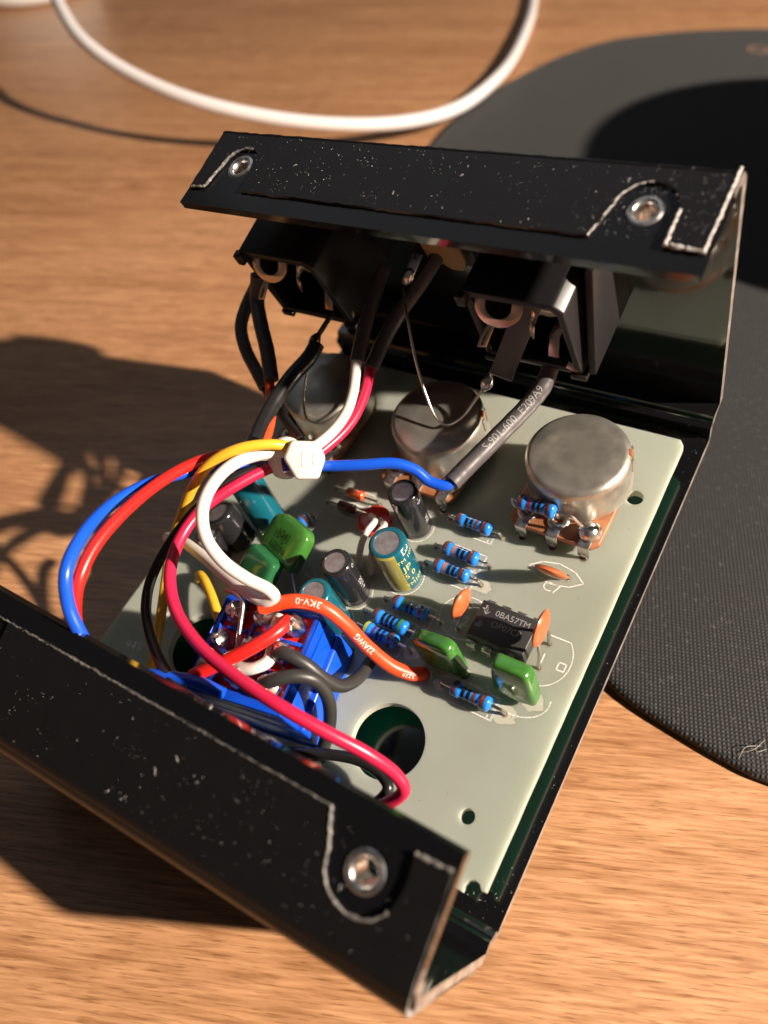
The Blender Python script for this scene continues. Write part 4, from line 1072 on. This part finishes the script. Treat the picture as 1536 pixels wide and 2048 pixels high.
root, _ = wire("black_lead", "thin black wire dropping behind the tie towards the board", [(-25.08,5.48,16.00), (-21.63,3.54,14.00), (-18.54,1.77,12.00), (-17.80,1.70,8.00)], 1.3, M['w_black'])

# cable tie round the bundle
tie = thing("cable_tie", "white nylon cable tie with square head around the wire bundle", "cable tie", (-9.89,-5.49,18.00))
hc = Vector((-5.93,-7.93,23.00)); F = (CAMC - hc).normalized(); U_ = perp(F, Vector((-8.09,-4.69,23.00)) - hc); Rr = U_.cross(F) 
hd = MB()
hexa = [(-3.3, 0.1), (-2.2, 2.75), (1.9, 2.65), (3.05, 0.2), (2.0, -3.0), (-1.4, -3.1)]
hd.prism(hexa[::-1], [], lambda u, v, d: hc + Rr * u + U_ * v + F * d, -2.4, 0.9); thead = hd.build("head", M['nylon'], tie, bev=0.55, seg=3)
mk = MB()
for (u, v, w_, h_) in ((0.35, 0.9, 1.7, 0.22), (0.35, -1.1, 1.7, 0.22), (-0.5, -0.1, 0.22, 2.2), (1.2, -0.1, 0.22, 2.2), (0.7, -0.1, 1.0, 0.2)):
    mk.box(hc + Rr * u + U_ * v + F * 0.92, w_, h_, 0.14, Rr, U_, F)
mk.build("moulded_mark", M['nylon'], thead, bev=0.04)
st = MB(); bx = (Vector((-12.61,-7.63,20.00)) - Vector((-4.37,-5.82,20.00))).normalized(); bc = Vector((-11.96,-7.13,19.50)); su = perp(bx, F); sv = bx.cross(su)
pts = [bc + su * (3.4 * math.cos(a)) + sv * (3.0 * math.sin(a)) for a in [2 * math.pi * i / 30 for i in range(31)]]
st.tube(pts, 1.15, 8, flat=0.35, ref=None, cap=False); st.build("strap", M['nylon'], tie)

# the loops on the left of the tie
wire("red_loop", "red wire looping out left beside the blue wire", [(-9.70,-5.93,20.00), (-14.66,-6.93,21.00), (-18.64,-10.45,22.50), (-21.06,-15.00,25.00), (-21.11,-21.08,28.50), (-19.94,-28.89,32.00), (-18.80,-35.57,33.50), (-17.87,-40.14,33.00), (-17.76,-42.98,31.00), (-18.64,-45.36,27.00), (-20.04,-47.74,20.00), (-19.23,-50.07,12.00)], 1.75, M['w_red'])
wire("blue_loop", "blue wire looping furthest out left then back to the foot switch", [(-9.27,-7.26,19.00), (-14.06,-9.96,20.00), (-19.01,-13.16,22.00), (-21.86,-17.09,24.50), (-23.59,-22.36,28.00), (-23.41,-28.78,31.50), (-20.82,-35.32,34.50), (-18.47,-40.30,35.00), (-17.34,-43.69,32.00), (-15.65,-45.92,28.50), (-15.87,-47.23,24.00), (-15.72,-47.62,19.50), (-13.25,-46.06,17.80), (-8.41,-44.22,17.50), (-3.71,-42.94,17.30), (-0.07,-42.67,16.50)], 1.8, M['w_blue'])
wire("yellow_loop", "yellow wire looping down from the tie behind the black wire", [(-8.27,-6.36,22.50), (-10.67,-8.61,25.50), (-14.08,-11.70,27.00), (-17.41,-15.07,26.50), (-20.06,-18.65,24.00), (-22.65,-22.41,19.50), (-24.87,-26.38,15.00), (-25.04,-31.10,11.00), (-24.19,-36.05,8.00), (-24.30,-41.03,4.00), (-24.98,-44.69,0.50)], 1.65, M['w_yellow'])
wire("black_loop", "black wire looping left between the yellow and crimson wires", [(-9.54,-6.85,19.00), (-12.98,-9.66,20.50), (-16.02,-14.32,22.00), (-18.26,-19.33,22.00), (-19.36,-24.21,21.50), (-20.17,-29.26,20.50), (-20.30,-33.97,19.00), (-18.39,-38.02,18.00), (-13.77,-41.80,17.50), (-7.67,-44.52,17.50), (-2.16,-45.93,16.00), (2.02,-46.22,10.00), (6.76,-44.97,6.50), (11.70,-42.50,5.00), (16.98,-40.77,4.50), (20.69,-40.91,4.00), (22.64,-42.00,4.00), (21.75,-44.41,3.00), (18.04,-47.49,2.00)], 1.6, M['w_black'])
wire("crimson_loop", "crimson wire sweeping over the foot switch to the large hole", [(-9.82,-6.43,19.00), (-12.34,-9.84,20.50), (-15.02,-15.64,22.00), (-17.19,-21.20,22.50), (-17.35,-26.59,22.50), (-15.14,-32.00,22.50), (-11.08,-36.05,22.00), (-4.31,-38.96,22.00), (3.60,-40.37,22.00), (11.05,-40.88,21.00), (16.80,-40.71,18.00), (21.65,-40.28,14.00), (24.70,-40.46,10.00), (26.03,-41.39,8.00), (24.83,-43.08,6.00), (21.35,-46.21,4.00)], 1.8, M['w_crimson'])
wire("white_loop", "white wire curling from the tie down to the foot switch and back", [(-8.28,-6.68,22.00), (-11.48,-8.91,23.50), (-13.83,-13.47,26.00), (-13.38,-18.65,28.00), (-11.65,-23.32,28.50), (-9.10,-26.49,27.50), (-5.98,-28.05,25.50), (-2.95,-28.17,22.50), (-0.59,-27.80,20.50), (0.01,-28.03,19.00), (-1.22,-28.97,18.20), (-4.40,-28.92,18.00), (-11.27,-27.56,16.50), (-18.67,-25.81,14.50), (-26.10,-24.33,12.00), (-32.13,-23.99,9.00)], 1.85, M['w_white'], sub=10)
wire("yellow_stub", "short yellow wire standing on the board behind the foot switch", [(-28.36,-26.47,0.00), (-27.44,-26.00,1.80), (-24.98,-26.72,3.00), (-21.07,-28.75,4.00), (-17.59,-31.04,4.50), (-14.68,-33.19,4.50)], 1.7, M['w_yellow'])
padhole((-28.36,-26.47,0.00), 0.7)

# leads on the foot switch
op = [(17.78,-24.88,-0.40), (17.91,-25.03,0.80), (17.02,-25.88,1.70), (14.60,-26.63,3.80), (11.32,-26.46,8.00), (8.71,-25.90,12.80), (5.92,-25.79,16.00), (2.36,-26.98,17.40), (-0.49,-28.85,17.40), (-1.92,-30.04,17.20)]
root, path = wire("orange_lead", "orange silicone wire with pale lettering from foot switch to board", op, 2.15, M['w_orange'])
tx = MB(); at, LL = tube_frame(path)
text_tube(tx, "3239", 0.95, path, 1.075, LL * 0.12, turn=0.35); text_tube(tx, "22AWG", 1.3, path, 1.075, LL * 0.42, turn=0.0); text_tube(tx, "3KV-0", 1.35, path, 1.075, LL * 0.76, turn=-0.1)
tx.build("lettering", M['silk'], root)
padhole((17.93,-24.97,0.00), 1.0)
wire("red_jumper", "short red wire joining two lugs across the foot switch", [(2.70,-29.62,16.60), (2.68,-31.91,17.60), (1.25,-35.22,18.20), (-1.46,-38.57,18.00), (-3.99,-41.06,17.40), (-5.78,-42.59,16.80)], 2.0, M['w_red'])
wire("white_jumper", "short white wire curling under the red one on the foot switch", [(0.44,-29.34,15.40), (0.92,-31.75,15.60), (2.30,-34.10,15.60), (2.84,-35.88,15.80), (1.91,-37.50,16.00), (0.34,-38.29,15.80), (-1.74,-38.50,15.20)], 1.8, M['w_white'])
wire("black_lead", "upper of two charcoal wires bending off the foot switch to the board", [(3.37,-34.54,16.20), (5.20,-34.05,16.60), (7.80,-33.88,15.20), (9.95,-34.07,12.20), (11.12,-33.35,8.80), (11.28,-30.68,5.50), (10.40,-27.24,2.60), (9.92,-25.45,1.00), (9.64,-24.80,-0.40)], 2.0, M['w_grey'])
wire("black_lead", "lower of two charcoal wires bending off the foot switch to the board", [(4.28,-39.01,16.20), (5.85,-37.90,16.80), (8.09,-36.10,16.40), (9.95,-35.17,14.60), (11.08,-35.78,11.00), (11.17,-37.96,6.50), (10.65,-41.19,2.80), (10.11,-43.92,0.80), (9.70,-45.03,-0.30)], 1.95, M['w_grey'])
root, _ = wire("bare_jumper", "bare bent wire joining two lugs on the foot switch's left", [(-9.00,-29.70,17.20), (-6.78,-29.70,17.60), (-4.97,-30.41,17.60), (-4.21,-32.59,16.60), (-3.33,-34.87,16.00), (-2.83,-36.53,15.20)], 0.7, M['tin'])

sp_ = MB()
for _ in range(150):
    x, y = RND.uniform(BX0 + 1, BX1 - 0.6), RND.uniform(BY0 + 1, BY1 - 1)
    if (x - 17.9) ** 2 + (y + 36) ** 2 < 40 or abs(x + 1.2) < 10 and abs(y + 35) < 10: continue
    fleck(sp_, Vector((x, y, 0.004)), Vector((0, 0, 1)), 0.06 * RND.choice((0.5, 0.7, 1, 1.6)))
sp_.build("dirt_speck", M['hole'], pcb)["kind"] = "stuff"
fx = MB()
for q in ((14.49,-22.63,0.00), (24.21,-22.27,0.00), (10.14,-25.11,0.00), (31.68,-25.24,0.00), (21.05,-25.25,0.00), (18.00,-25.10,0.00), (34.56,-21.81,0.00), (19.52,-8.07,0.00), (9.91,-43.00,0.00), (26.78,4.28,0.00)):
    r0 = RND.uniform(0.9, 1.9)
    pts_ = [(q[0] + r0 * RND.uniform(0.75, 1.2) * math.cos(a), q[1] + 0.8 * r0 * RND.uniform(0.75, 1.2) * math.sin(a), 0.006) for a in [2 * math.pi * i / 16 for i in range(16)]]
    fx.add(pts_, [list(range(16))])
fx.build("flux_stain", M['flux'], pcb)["kind"] = "stuff"
so = silk.build("silkscreen", M['silk'], pcb)
ro = rims.build("hole_rim", M['solder_pad'], pcb); ro["kind"] = "stuff"
po = pads.build("lead_hole", M['hole'], pcb); po["kind"] = "stuff"
